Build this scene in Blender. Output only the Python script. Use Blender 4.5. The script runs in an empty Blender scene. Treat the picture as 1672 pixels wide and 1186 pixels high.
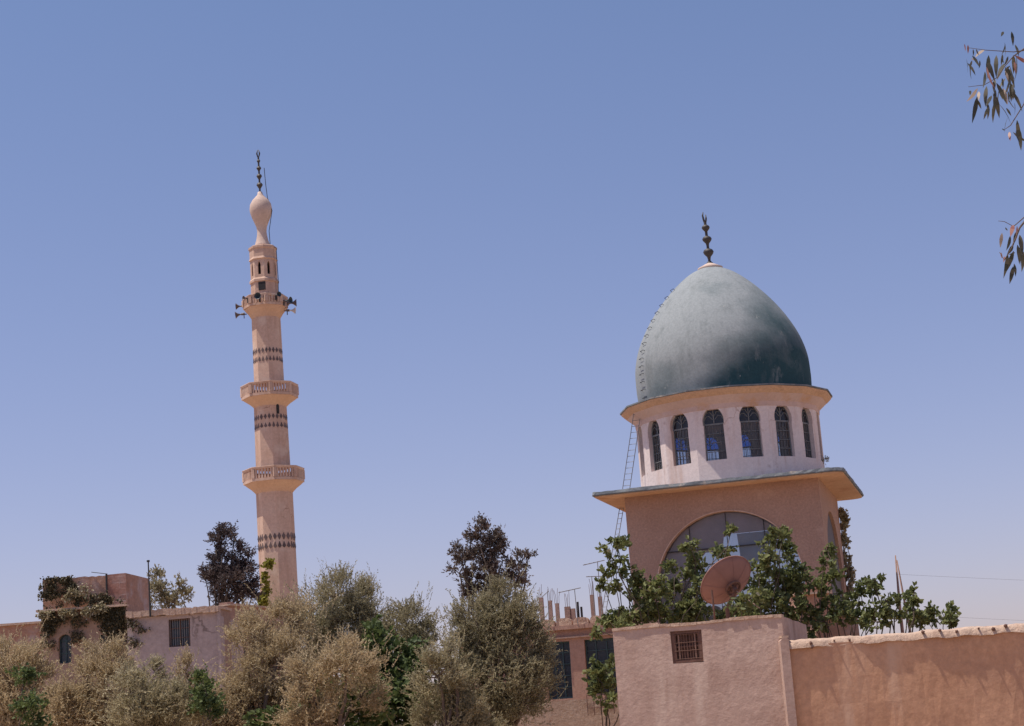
import bpy, bmesh, math, random
import numpy as np
from mathutils import Vector, Matrix
from mathutils.geometry import tessellate_polygon
random.seed(5)
RNG = np.random.default_rng(11)
R = math.radians
SC = bpy.context.scene
COL = SC.collection

# ------------------------------------------------------------------ camera
CZ = 1.7
FPX = 2900.0; PITCH = 0.2050; ROLL = 0.0709            # focal length in pixels of a 1672 wide picture
fw = Vector((0, math.cos(PITCH), math.sin(PITCH)))
up0 = Vector((0, -math.sin(PITCH), math.cos(PITCH))); ri0 = Vector((1, 0, 0))
cup = math.cos(ROLL)*up0 + math.sin(ROLL)*ri0
cri = math.cos(ROLL)*ri0 - math.sin(ROLL)*up0
cd = bpy.data.cameras.new('camera'); cam = bpy.data.objects.new('camera', cd); COL.objects.link(cam)
cd.sensor_width = 36; cd.lens = FPX/1672*36; cd.clip_end = 5000; cd.clip_start = 0.05
M3 = Matrix((cri, cup, -fw)).transposed()
cam.matrix_world = Matrix.Translation((0, 0, CZ)) @ M3.to_4x4()
SC.camera = cam

# ------------------------------------------------------------------ light
SUN_EL = R(70); SUN_DIR = Vector((-0.983, -0.17, 0)).normalized()
world = bpy.data.worlds.new('World'); SC.world = world; world.use_nodes = True
nt = world.node_tree; bg = nt.nodes['Background']
sky = nt.nodes.new('ShaderNodeTexSky'); sky.sky_type = 'NISHITA'; sky.sun_disc = False
sky.sun_elevation = SUN_EL; sky.sun_rotation = math.atan2(SUN_DIR.x, SUN_DIR.y)
sky.air_density = 1.0; sky.dust_density = 1.0; sky.ozone_density = 2.2; sky.altitude = 300
tint = nt.nodes.new('ShaderNodeMix'); tint.data_type = 'RGBA'; tint.blend_type = 'MULTIPLY'
tint.inputs[0].default_value = 1.0
# the air is dusty lilac near the horizon and clearer blue above
tc_ = nt.nodes.new('ShaderNodeTexCoord'); sp_ = nt.nodes.new('ShaderNodeSeparateXYZ'); nt.links.new(tc_.outputs['Generated'], sp_.inputs[0])
cr_ = nt.nodes.new('ShaderNodeValToRGB'); e_ = cr_.color_ramp.elements; e_[0].position = 0.0; e_[1].position = 0.42
e_[0].color = (1.08, 0.85, 1.0, 1); e_[1].color = (0.895, 0.925, 1.10, 1); m_ = cr_.color_ramp.elements.new(0.16); m_.color = (1.0, 0.87, 1.03, 1)
nt.links.new(sp_.outputs['Z'], cr_.inputs[0]); nt.links.new(cr_.outputs[0], tint.inputs[7])
hs = nt.nodes.new('ShaderNodeHueSaturation'); hs.inputs['Saturation'].default_value = 0.90
nt.links.new(sky.outputs[0], hs.inputs['Color']); nt.links.new(hs.outputs[0], tint.inputs[6])
nt.links.new(tint.outputs[2], bg.inputs[0]); bg.inputs[1].default_value = 0.094
sl = bpy.data.lights.new('sun', 'SUN'); sl.energy = 4.0; sl.angle = R(0.5); sl.color = (1, 0.93, 0.82)
so = bpy.data.objects.new('sun', sl); COL.objects.link(so)
sd = Vector((SUN_DIR.x*math.cos(SUN_EL), SUN_DIR.y*math.cos(SUN_EL), math.sin(SUN_EL)))
so.rotation_euler = sd.to_track_quat('Z', 'Y').to_euler(); so.location = (-20, -10, 40)
SC.view_settings.view_transform = 'Standard'; SC.view_settings.look = 'None'
SC.view_settings.exposure = 0.27; SC.view_settings.gamma = 1.0
SC.cycles.max_bounces = 8; SC.cycles.transparent_max_bounces = 16

# ------------------------------------------------------------------ measuring helpers (a pixel of the photograph -> a place)
def ray(px, py):
    return fw + cri*((px-836)/FPX) - cup*((py-593)/FPX)
def at(px, py, Y):
    d = ray(px, py); return Vector((0, 0, CZ)) + d*(Y/d.y)
def at_plane(px, py, P, n):
    d = ray(px, py); o = Vector((0, 0, CZ)); return o + d*((P-o).dot(n)/d.dot(n))
def mpp(Y): return Y/FPX                                # metres per pixel at a depth

# ------------------------------------------------------------------ materials
def new_mat(name):
    m = bpy.data.materials.new(name); m.use_nodes = True
    t = m.node_tree; b = t.nodes['Principled BSDF']; return m, t, b
def N(t, kind, **kw):
    n = t.nodes.new(kind)
    for k, v in kw.items():
        if k in n.inputs.keys(): n.inputs[k].default_value = v
        else: setattr(n, k, v)
    return n
def c4(c): return (c[0], c[1], c[2], 1)
def mixc(t, fac, a, b, blend='MIX'):
    n = N(t, 'ShaderNodeMix', data_type='RGBA', blend_type=blend)
    for sock, v in ((0, fac), (6, a), (7, b)):
        if hasattr(v, 'links'): t.links.new(v, n.inputs[sock])
        elif isinstance(v, (int, float)): n.inputs[sock].default_value = v
        else: n.inputs[sock].default_value = c4(v)
    return n.outputs[2]
def ramp(t, src, p0, p1, c0=(0, 0, 0), c1=(1, 1, 1)):
    n = t.nodes.new('ShaderNodeValToRGB'); e = n.color_ramp.elements
    e[0].position = p0; e[1].position = p1; e[0].color = c4(c0); e[1].color = c4(c1)
    t.links.new(src, n.inputs[0]); return n.outputs[0]
def noise(t, co, scale, detail=6, rough=0.6, stretch=None):
    n = N(t, 'ShaderNodeTexNoise', Scale=scale, Detail=detail, Roughness=rough)
    if stretch:
        mp = t.nodes.new('ShaderNodeMapping'); mp.inputs['Scale'].default_value = stretch
        t.links.new(co, mp.inputs[0]); co = mp.outputs[0]
    t.links.new(co, n.inputs['Vector']); return n.outputs['Fac']
def plaster(name, c1, c2, s1=0.7, grain=14, stain=None, streak=None, bump=0.25, bscale=9, rough=0.92, speck=0.25, bd=0.03, crack=None):
    """rendered or weathered mineral surface: broad tone, fine grain, blotches and vertical run marks"""
    m, t, b = new_mat(name)
    co = t.nodes.new('ShaderNodeTexCoord').outputs['Object']
    col = mixc(t, ramp(t, noise(t, co, s1), 0.32, 0.68), c1, c2)
    g = ramp(t, noise(t, co, grain, 8, 0.75), 0.3, 0.7, (1-speck,)*3, (1+speck*0.6,)*3)
    col = mixc(t, 1.0, col, g, 'MULTIPLY')
    if stain:
        sc, ssz, lo, hi = stain
        col = mixc(t, ramp(t, noise(t, co, ssz, 7, 0.65), lo, hi), col, sc)
    if streak:
        sc, ssz, lo, hi = streak
        col = mixc(t, ramp(t, noise(t, co, ssz, 5, 0.6, (1, 1, 0.12)), lo, hi), col, sc)
    if crack:
        ccol, csz, amount = crack
        nz = N(t, 'ShaderNodeTexNoise', Scale=csz*2.2, Detail=5); t.links.new(co, nz.inputs['Vector'])
        vm = N(t, 'ShaderNodeVectorMath', operation='MULTIPLY_ADD'); t.links.new(nz.outputs['Color'], vm.inputs[0]); vm.inputs[1].default_value = (0.8/csz,)*3; t.links.new(co, vm.inputs[2])
        vo = N(t, 'ShaderNodeTexVoronoi', feature='DISTANCE_TO_EDGE', Scale=csz); t.links.new(vm.outputs[0], vo.inputs['Vector'])
        line = ramp(t, vo.outputs['Distance'], 0.008, 0.022, (1, 1, 1), (0, 0, 0)); msk = ramp(t, noise(t, co, csz*0.7, 3), 0.62-amount, 0.70-amount)
        mu = mixc(t, 1.0, line, msk, 'MULTIPLY'); col = mixc(t, mu, col, ccol)
    t.links.new(col, b.inputs['Base Color'])
    b.inputs['Roughness'].default_value = rough; b.inputs['Specular IOR Level'].default_value = 0.25
    bp = N(t, 'ShaderNodeBump', Strength=bump, Distance=bd)
    t.links.new(noise(t, co, bscale, 8, 0.65), bp.inputs['Height']); t.links.new(bp.outputs[0], b.inputs['Normal'])
    return m
def simple(name, c, rough=0.6, metal=0.0, var=0.25, scale=12):
    m, t, b = new_mat(name)
    co = t.nodes.new('ShaderNodeTexCoord').outputs['Object']
    f = ramp(t, noise(t, co, scale), 0.3, 0.7)
    t.links.new(mixc(t, f, [x*(1-var) for x in c], [x*(1+var) for x in c]), b.inputs['Base Color'])
    b.inputs['Roughness'].default_value = rough; b.inputs['Metallic'].default_value = metal
    return m
def glass(name, c, dust=0.16, rough=0.08):
    """thin window glass: lets tinted light through and mirrors the sky a little"""
    m, t, b = new_mat(name); t.nodes.remove(b)
    out = t.nodes['Material Output']
    tr = t.nodes.new('ShaderNodeBsdfTransparent'); tr.inputs[0].default_value = c4(c)
    gl = t.nodes.new('ShaderNodeBsdfGlossy'); gl.inputs['Roughness'].default_value = rough
    fr = t.nodes.new('ShaderNodeFresnel'); fr.inputs[0].default_value = 1.45
    mx = t.nodes.new('ShaderNodeMixShader'); t.links.new(fr.outputs[0], mx.inputs[0])
    df = t.nodes.new('ShaderNodeBsdfDiffuse'); df.inputs[0].default_value = (0.42, 0.38, 0.37, 1); md = t.nodes.new('ShaderNodeMixShader')
    co = t.nodes.new('ShaderNodeTexCoord').outputs['Object']; t.links.new(ramp(t, noise(t, co, 2.5), 0.3, 0.75, (dust*.4,)*3, (dust*1.6,)*3), md.inputs[0])
    t.links.new(tr.outputs[0], md.inputs[1]); t.links.new(df.outputs[0], md.inputs[2])
    t.links.new(md.outputs[0], mx.inputs[1]); t.links.new(gl.outputs[0], mx.inputs[2]); t.links.new(mx.outputs[0], out.inputs[0])
    return m
def leafmat(name, ca, cb, cc=None, trans=0.36, rough=0.6):
    """foliage: every leaf has its own tone between ca and cb, a few are cc"""
    m, t, b = new_mat(name); out = t.nodes['Material Output']
    at_ = t.nodes.new('ShaderNodeAttribute'); at_.attribute_name = 'tone'
    col = mixc(t, at_.outputs['Fac'], ca, cb)
    if cc: col = mixc(t, ramp(t, at_.outputs['Fac'], 0.90, 0.96), col, cc)
    t.links.new(col, b.inputs['Base Color']); b.inputs['Roughness'].default_value = rough
    b.inputs['Specular IOR Level'].default_value = 0.3
    tl = t.nodes.new('ShaderNodeBsdfTranslucent'); t.links.new(col, tl.inputs[0])
    mx = t.nodes.new('ShaderNodeMixShader'); mx.inputs[0].default_value = trans
    t.links.new(b.outputs[0], mx.inputs[1]); t.links.new(tl.outputs[0], mx.inputs[2]); t.links.new(mx.outputs[0], out.inputs[0])
    return m

MT = dict(
 ground=plaster('dusty_ground', (0.36, 0.25, 0.17), (0.44, 0.32, 0.22), 0.05, 3, bump=0.3),
 tower=plaster('brown_render', (0.40, 0.25, 0.19), (0.48, 0.31, 0.24), 0.5, 16, stain=((0.53, 0.36, 0.28), 1.4, 0.58, 0.75), bump=0.5, bscale=16, speck=0.3),
 soffit=plaster('ochre_soffit', (0.58, 0.355, 0.225), (0.68, 0.44, 0.29), 0.8, 12, stain=((0.42, 0.2, 0.12), 1.1, 0.55, 0.75), bump=0.1),
 fascia=plaster('weathered_slab_edge', (0.13, 0.145, 0.165), (0.24, 0.25, 0.26), 2.5, 12, stain=((0.42, 0.36, 0.31), 2.0, 0.56, 0.68), bump=0.5, bscale=12),
 drum=plaster('pink_white_limewash', (0.74, 0.60, 0.56), (0.80, 0.68, 0.64), 0.6, 12, stain=((0.52, 0.38, 0.34), 2.6, 0.6, 0.75), streak=((0.55, 0.36, 0.28), 2.2, 0.54, 0.8), bump=0.3, speck=0.14, crack=((0.58, 0.44, 0.39), 0.9, 0.04)),
 drumtop=plaster('stained_pink_cornice', (0.60, 0.42, 0.36), (0.68, 0.50, 0.44), 0.9, 12, stain=((0.60, 0.36, 0.22), 1.6, 0.52, 0.7), bump=0.3, speck=0.12),
 minaret=plaster('rose_stone_render', (0.56, 0.365, 0.275), (0.67, 0.47, 0.37), 0.35, 7, stain=((0.70, 0.54, 0.44), 0.9, 0.52, 0.70), streak=((0.42, 0.26, 0.19), 1.6, 0.52, 0.75), bump=0.3, speck=0.2, crack=((0.36, 0.22, 0.16), 0.8, 0.06)),
 minaret_pale=plaster('pale_rose_render', (0.58, 0.43, 0.36), (0.66, 0.51, 0.43), 0.5, 6, stain=((0.45, 0.33, 0.28), 1.3, 0.55, 0.75), bump=0.3, speck=0.15),
 corbel=plaster('ochre_corbel', (0.59, 0.38, 0.27), (0.67, 0.46, 0.33), 0.7, 7, bump=0.2, speck=0.14),
 tile=simple('dark_glazed_tile', (0.12, 0.08, 0.075), 0.6, 0, 0.45, 1.7),
 mud=plaster('mud_plaster', (0.47, 0.315, 0.255), (0.56, 0.40, 0.33), 0.9, 10, stain=((0.37, 0.235, 0.185), 1.1, 0.50, 0.74), streak=((0.60, 0.45, 0.37), 2.0, 0.55, 0.75), bump=0.55, bscale=4.5, speck=0.2, bd=0.05, crack=((0.33, 0.21, 0.165), 1.1, 0.02)),
 orange=plaster('orange_mud_wall', (0.53, 0.285, 0.17), (0.61, 0.35, 0.22), 0.5, 8, stain=((0.42, 0.235, 0.16), 0.8, 0.46, 0.74), streak=((0.62, 0.40, 0.28), 1.7, 0.55, 0.78), bump=0.5, bscale=3.5, speck=0.22, bd=0.035, crack=((0.36, 0.20, 0.13), 0.9, -0.02)),
 coping=plaster('crumbling_coping', (0.52, 0.355, 0.26), (0.62, 0.45, 0.345), 1.3, 9, stain=((0.38, 0.24, 0.18), 2.5, 0.56, 0.7), bump=1.0, bscale=7, bd=0.05),
 pinkwall=plaster('pink_brown_render', (0.40, 0.245, 0.19), (0.47, 0.30, 0.235), 0.6, 8, stain=((0.30, 0.17, 0.13), 1.2, 0.56, 0.75), bump=0.4),
 greywall=plaster('grey_mauve_render', (0.42, 0.33, 0.31), (0.51, 0.40, 0.37), 0.5, 7, stain=((0.33, 0.25, 0.23), 1.0, 0.52, 0.72), streak=((0.30, 0.22, 0.2), 1.5, 0.53, 0.8), bump=0.4, crack=((0.25, 0.19, 0.17), 0.6, 0.12)),
 redstone=plaster('red_rubble_wall', (0.40, 0.205, 0.14), (0.46, 0.28, 0.20), 0.8, 5, stain=((0.46, 0.33, 0.29), 1.5, 0.52, 0.66), streak=((0.24, 0.13, 0.11), 1.5, 0.55, 0.75), bump=0.8, bscale=5, speck=0.3),
 oldwall=plaster('weathered_brown_wall', (0.33, 0.215, 0.16), (0.42, 0.285, 0.22), 0.7, 5, stain=((0.24, 0.15, 0.12), 1.3, 0.52, 0.72), bump=0.8, bscale=5, speck=0.3),
 concrete=plaster('raw_concrete', (0.33, 0.22, 0.18), (0.42, 0.29, 0.24), 3, 14, bump=0.4),
 iron=simple('dark_iron', (0.045, 0.04, 0.04), 0.6, 0.3),
 bronze=simple('tarnished_bronze', (0.07, 0.06, 0.055), 0.6, 0.3),
 rust=simple('rusty_brown_iron', (0.15, 0.075, 0.055), 0.85),
 dimiron=simple('dull_dark_grey_iron', (0.17, 0.175, 0.18), 0.7),
 greyiron=simple('grey_painted_iron', (0.22, 0.21, 0.21), 0.6),
 dishmat=simple('rust_pink_mesh_metal', (0.28, 0.145, 0.12), 0.9, 0.0, 0.10, 4),
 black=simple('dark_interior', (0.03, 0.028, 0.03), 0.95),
 inner=plaster('shaded_inner_plaster', (0.40, 0.33, 0.34), (0.46, 0.38, 0.38), 0.7, 9, bump=0.1),
 glassdark=simple('dusty_dark_glass', (0.035, 0.045, 0.06), 0.18),
 tealpaint=simple('dark_teal_paint', (0.035, 0.075, 0.085), 0.5),
 bluegreyboard=simple('blue_grey_screen', (0.25, 0.29, 0.34), 0.5, 0, 0.12, 2),
 sidedark=simple('painted_side_shade', (0.10, 0.08, 0.085), 0.7),
 mauve_shade=simple('painted_mauve_shade', (0.36, 0.275, 0.27), 0.5, 0, 0.14, 2),
 horn_grey=simple('grey_horn_metal', (0.13, 0.10, 0.10), 0.5),
 horn_pale=simple('pale_horn_metal', (0.60, 0.56, 0.55), 0.5),
 horn_dark=simple('dark_horn_metal', (0.03, 0.05, 0.065), 0.5),
 bark=plaster('grey_bark', (0.14, 0.10, 0.08), (0.20, 0.15, 0.12), 4, 20, bump=0.8),
 darkbark=plaster('dark_bark', (0.09, 0.065, 0.05), (0.14, 0.105, 0.08), 4, 20, bump=0.8),
 pole=plaster('weathered_timber', (0.30, 0.18, 0.14), (0.38, 0.24, 0.19), 4, 20, bump=0.5),
 clear=glass('clear_window_glass', (0.66, 0.70, 0.76), 0.13),
 blueglass=glass('blue_window_glass', (0.05, 0.14, 0.42), 0.07),
 greenglass=glass('green_window_glass', (0.03, 0.10, 0.10)),
 olive=leafmat('olive_leaf', (0.24, 0.21, 0.12), (0.51, 0.43, 0.27), (0.54, 0.48, 0.37)),
 olive2=leafmat('dry_olive_leaf', (0.32, 0.24, 0.135), (0.60, 0.475, 0.295), (0.60, 0.50, 0.36)),
 olivedk=leafmat('dark_olive_leaf', (0.19, 0.17, 0.10), (0.42, 0.355, 0.215), (0.46, 0.39, 0.29)),  # a darker olive leaf tone
 fig=leafmat('fig_leaf', (0.065, 0.09, 0.035), (0.26, 0.27, 0.10), (0.45, 0.43, 0.28)),
 green=leafmat('bright_green_leaf', (0.04, 0.07, 0.03), (0.155, 0.19, 0.06), (0.22, 0.24, 0.10)),
 darktree=leafmat('dark_evergreen_leaf', (0.06, 0.045, 0.045), (0.14, 0.10, 0.09), (0.20, 0.14, 0.12), 0.2),
 brownleaf=leafmat('red_brown_leaf', (0.08, 0.065, 0.055), (0.20, 0.145, 0.115), (0.32, 0.20, 0.16), 0.25),
 ivy=leafmat('ivy_leaf', (0.07, 0.065, 0.04), (0.18, 0.145, 0.08), (0.30, 0.21, 0.12), 0.25),
 yellowivy=leafmat('yellow_creeper_leaf', (0.16, 0.17, 0.03), (0.36, 0.32, 0.06), (0.5, 0.42, 0.1), 0.3),
 euc=leafmat('eucalyptus_leaf', (0.05, 0.055, 0.045), (0.15, 0.13, 0.09), (0.48, 0.38, 0.30), 0.3, 0.45),
 eucred=leafmat('young_eucalyptus_leaf', (0.32, 0.13, 0.11), (0.45, 0.25, 0.2), None, 0.35, 0.45),
)
# the dome paint: grey-green, chalky where the weather has worn it, teal for old paint left and for shade on the right
def dome_material():
    m, t, b = new_mat('worn_green_dome_paint')
    co = t.nodes.new('ShaderNodeTexCoord').outputs['Object']
    n1 = noise(t, co, 0.42, 5, 0.55)
    sep = t.nodes.new('ShaderNodeSeparateXYZ'); t.links.new(co, sep.inputs[0])
    # teal paint survives low down, worn off above; right-hand side painted darker as shade
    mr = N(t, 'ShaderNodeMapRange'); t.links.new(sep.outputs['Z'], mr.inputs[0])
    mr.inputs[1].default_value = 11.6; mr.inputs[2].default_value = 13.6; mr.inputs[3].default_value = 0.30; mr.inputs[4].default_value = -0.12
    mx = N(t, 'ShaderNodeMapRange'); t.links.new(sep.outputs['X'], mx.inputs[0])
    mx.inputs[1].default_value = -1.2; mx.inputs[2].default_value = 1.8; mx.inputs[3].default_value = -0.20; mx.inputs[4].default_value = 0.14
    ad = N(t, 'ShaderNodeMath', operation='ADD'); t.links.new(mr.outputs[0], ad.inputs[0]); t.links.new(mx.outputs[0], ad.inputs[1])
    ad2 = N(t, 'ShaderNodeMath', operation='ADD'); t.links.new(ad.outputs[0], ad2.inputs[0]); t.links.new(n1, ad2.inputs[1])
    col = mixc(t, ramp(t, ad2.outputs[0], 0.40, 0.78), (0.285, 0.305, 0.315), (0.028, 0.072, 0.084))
    col = mixc(t, ramp(t, noise(t, co, 2.2, 7, 0.65, (1, 1, 0.35)), 0.62, 0.85), col, (0.33, 0.335, 0.325))
    col = mixc(t, ramp(t, noise(t, co, 1.3, 6, 0.6, (1, 1, 0.3)), 0.55, 0.8), col, (0.15, 0.17, 0.17))
    col = mixc(t, ramp(t, noise(t, co, 4.5, 6, 0.6, (1, 1, 0.12)), 0.52, 0.72), col, mixc(t, 0.25, col, (0.10, 0.12, 0.125)))
    col = mixc(t, ramp(t, noise(t, co, 6.5, 6, 0.7, (1, 1, 0.4)), 0.66, 0.70), col, (0.36, 0.36, 0.34))
    g = ramp(t, noise(t, co, 14, 8, 0.7), 0.3, 0.7, (0.82,)*3, (1.12,)*3)
    col = mixc(t, 1.0, col, g, 'MULTIPLY')
    t.links.new(col, b.inputs['Base Color']); b.inputs['Roughness'].default_value = 0.85; b.inputs['Specular IOR Level'].default_value = 0.25
    bp = N(t, 'ShaderNodeBump', Strength=0.35, Distance=0.03)
    t.links.new(noise(t, co, 2.5, 6, 0.6), bp.inputs['Height']); t.links.new(bp.outputs[0], b.inputs['Normal'])
    return m
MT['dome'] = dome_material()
# rubble courses for the red upper storey
def block_material():
    m, t, b = new_mat('coursed_block_wall')
    co = t.nodes.new('ShaderNodeTexCoord').outputs['Object']
    mp = t.nodes.new('ShaderNodeMapping'); mp.inputs['Rotation'].default_value = (R(90), 0, 0); t.links.new(co, mp.inputs[0])
    br = t.nodes.new('ShaderNodeTexBrick'); t.links.new(mp.outputs[0], br.inputs['Vector'])
    br.inputs['Color1'].default_value = c4((0.46, 0.30, 0.26)); br.inputs['Color2'].default_value = c4((0.36, 0.22, 0.18))
    br.inputs['Mortar'].default_value = c4((0.55, 0.42, 0.38)); br.inputs['Scale'].default_value = 1.0
    br.inputs['Brick Width'].default_value = 0.42; br.inputs['Row Height'].default_value = 0.2; br.inputs['Mortar Size'].default_value = 0.014
    col = mixc(t, ramp(t, noise(t, co, 1.2), 0.42, 0.62), br.outputs[0], (0.40, 0.19, 0.14))
    g = ramp(t, noise(t, co, 9, 8, 0.7), 0.3, 0.7, (0.75,)*3, (1.15,)*3)
    t.links.new(mixc(t, 1.0, col, g, 'MULTIPLY'), b.inputs['Base Color']); b.inputs['Roughness'].default_value = 0.95
    bp = N(t, 'ShaderNodeBump', Strength=0.6, Distance=0.03); t.links.new(noise(t, co, 6), bp.inputs['Height']); t.links.new(bp.outputs[0], b.inputs['Normal'])
    return m
MT['block'] = block_material()

# ------------------------------------------------------------------ mesh builder
class MB:
    def __init__(s): s.v = []; s.f = []; s.smooth = False
    def add(s, vs, fs):
        o = len(s.v); s.v += [tuple(p) for p in vs]; s.f += [tuple(o+i for i in f) for f in fs]; return s
    def box(s, c, d, rz=0, M=None):
        x, y, z = d[0]/2, d[1]/2, d[2]/2
        vs = [Vector((a*x, b*y, e*z)) for a in (-1, 1) for b in (-1, 1) for e in (-1, 1)]
        if M is None: M = Matrix.Rotation(rz, 3, 'Z')
        return s.add([M @ p + Vector(c) for p in vs], [(0, 1, 3, 2), (4, 6, 7, 5), (0, 4, 5, 1), (2, 3, 7, 6), (0, 2, 6, 4), (1, 5, 7, 3)])
    def tube(s, pts, rad, n=8, cap=True):
        pts = [Vector(p) for p in pts]
        if not hasattr(rad, '__len__'): rad = [rad]*len(pts)
        rings = []; a = None
        for i, p in enumerate(pts):
            d = (pts[min(i+1, len(pts)-1)] - pts[max(i-1, 0)]).normalized()
            if a is None: a = d.orthogonal().normalized()
            a = (a - d*a.dot(d)); a = a.normalized() if a.length > 1e-6 else d.orthogonal().normalized()
            b = d.cross(a)
            rings.append([p + (a*math.cos(2*math.pi*k/n) + b*math.sin(2*math.pi*k/n))*rad[i] for k in range(n)])
        o = len(s.v)
        for r_ in rings: s.v += [tuple(p) for p in r_]
        for i in range(len(pts)-1):
            for k in range(n):
                s.f.append((o+i*n+k, o+i*n+(k+1) % n, o+(i+1)*n+(k+1) % n, o+(i+1)*n+k))
        if cap:
            s.f.append(tuple(o+k for k in reversed(range(n)))); s.f.append(tuple(o+(len(pts)-1)*n+k for k in range(n)))
        return s
    def lathe(s, prof, n=32, a0=0.0, c=(0, 0, 0), cap=True):
        """prof: (radius, z) from bottom up"""
        o = len(s.v); c = Vector(c)
        for r_, z in prof:
            for k in range(n):
                a = a0 + 2*math.pi*k/n
                s.v.append(tuple(c + Vector((r_*math.cos(a), r_*math.sin(a), z))))
        for i in range(len(prof)-1):
            for k in range(n):
                s.f.append((o+i*n+k, o+i*n+(k+1) % n, o+(i+1)*n+(k+1) % n, o+(i+1)*n+k))
        if cap:
            s.f.append(tuple(o+k for k in reversed(range(n)))); s.f.append(tuple(o+(len(prof)-1)*n+k for k in range(n)))
        return s
    def panel(s, outer, holes, org, xd, yd, zd, th):
        """flat wall panel with openings: outline in (x, z), extruded th along yd (into the wall)"""
        org, xd, yd, zd = Vector(org), Vector(xd), Vector(yd), Vector(zd)
        loops = [outer]+holes
        allp = [p for l in loops for p in l]
        tri = tessellate_polygon([[Vector((p[0], p[1], 0)) for p in l] for l in loops])
        n = len(allp)
        vs = [org + xd*p[0] + zd*p[1] for p in allp] + [org + xd*p[0] + zd*p[1] + yd*th for p in allp]
        fs = []
        nf = xd.cross(zd)                                # towards -yd when outward
        for a, b, c in tri:
            pa, pb, pc = vs[a], vs[b], vs[c]
            if (pb-pa).cross(pc-pa).dot(yd) > 0: a, c = c, a
            fs.append((a, b, c)); fs.append((c+n, b+n, a+n))
        i0 = 0
        for l in loops:
            m = len(l)
            for k in range(m):
                a, b = i0+k, i0+(k+1) % m
                fs.append((a, b, b+n, a+n))
            i0 += m
        return s.add(vs, fs)
    def build(s, name, mat, parent=None, smooth=False, autos=None):
        me = bpy.data.meshes.new(name); me.from_pydata(s.v, [], s.f); me.update()
        bm = bmesh.new(); bm.from_mesh(me); bmesh.ops.recalc_face_normals(bm, faces=bm.faces)
        if smooth:
            for f in bm.faces: f.smooth = True
            if autos:
                for e in bm.edges:
                    if len(e.link_faces) == 2 and e.calc_face_angle(0) > autos: e.smooth = False
        bm.to_mesh(me); bm.free()
        ob = bpy.data.objects.new(name, me); COL.objects.link(ob)
        me.materials.append(MT[mat] if isinstance(mat, str) else mat)
        if parent: ob.parent = parent
        return ob
def tag(o, label=None, cat=None, group=None, kind=None):
    for k, v in (('label', label), ('category', cat), ('group', group), ('kind', kind)):
        if v: o[k] = v
    return o
def thing(name, label, cat, loc, rotz=0.0, group=None):
    o = bpy.data.objects.new(name, None); COL.objects.link(o)
    o.location = loc; o.rotation_euler = (0, 0, rotz); o.empty_display_size = 0.3
    return tag(o, label, cat, group)
def local(th, P):
    return Matrix.Rotation(-th.rotation_euler.z, 3, 'Z') @ (Vector(P) - th.location)
def arch_pts(w, z0, zs, rise, n=14, pointed=0.0, bulge=0.0):
    """outline of an arched opening, anticlockwise from bottom left; bulge widens it round the springing (horseshoe)"""
    pts = [(-w/2, z0), (w/2, z0), (w/2, zs)]
    for k in range(1, 2*n):
        a = math.pi*k/(2*n); x = math.cos(a)*(w/2+bulge); z = math.sin(a)
        if pointed: z = z*(1-pointed) + pointed*(1-abs(math.cos(a))**1.0)
        pts.append((x, zs + z*rise))
    pts.append((-w/2, zs)); return pts

# ------------------------------------------------------------------ foliage
def np_mesh(name, V, F, mat, parent, tone=None):
    me = bpy.data.meshes.new(name)
    nv, nf, k = len(V), len(F), F.shape[1]
    me.vertices.add(nv); me.vertices.foreach_set('co', np.ascontiguousarray(V, np.float32).ravel())
    me.loops.add(nf*k); me.loops.foreach_set('vertex_index', np.ascontiguousarray(F, np.int32).ravel())
    me.polygons.add(nf); me.polygons.foreach_set('loop_start', np.arange(0, nf*k, k, dtype=np.int32))
    me.polygons.foreach_set('loop_total', np.full(nf, k, np.int32))
    if tone is not None:
        a = me.attributes.new('tone', 'FLOAT', 'FACE'); a.data.foreach_set('value', np.ascontiguousarray(tone, np.float32))
    me.update(calc_edges=True)
    ob = bpy.data.objects.new(name, me); COL.objects.link(ob); me.materials.append(MT[mat])
    if parent: ob.parent = parent
    return ob
def unit(a): return a/np.maximum(np.linalg.norm(a, axis=1, keepdims=True), 1e-9)
def leaf_geo(base, dirn, L, W, rng, broad=False):
    """one leaf per row: a pointed blade, or a broad folded one"""
    n = len(base); d = unit(dirn); side = unit(np.cross(d, rng.normal(size=(n, 3))))
    nor = np.cross(d, side); L = L.reshape(-1, 1); W = W.reshape(-1, 1)
    if not broad:
        V = np.stack([base, base+d*L*.45+side*W*.5+nor*W*.1, base+d*L, base+d*L*.45-side*W*.5+nor*W*.1], 1).reshape(-1, 3)
        F = np.arange(4*n).reshape(-1, 4); return V, F, 1
    p = [base, base+d*L*.25+side*W*.5+nor*W*.16, base+d*L*.70+side*W*.42+nor*W*.14, base+d*L - nor*W*.12,
         base+d*L*.70-side*W*.42+nor*W*.14, base+d*L*.25-side*W*.5+nor*W*.16]
    V = np.stack(p, 1).reshape(-1, 3); o = np.arange(n)[:, None]*6
    F = np.concatenate([o+np.array([[0, 1, 2, 3]]), o+np.array([[0, 3, 4, 5]])], 1).reshape(-1, 4)
    return V, F, 2
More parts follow.
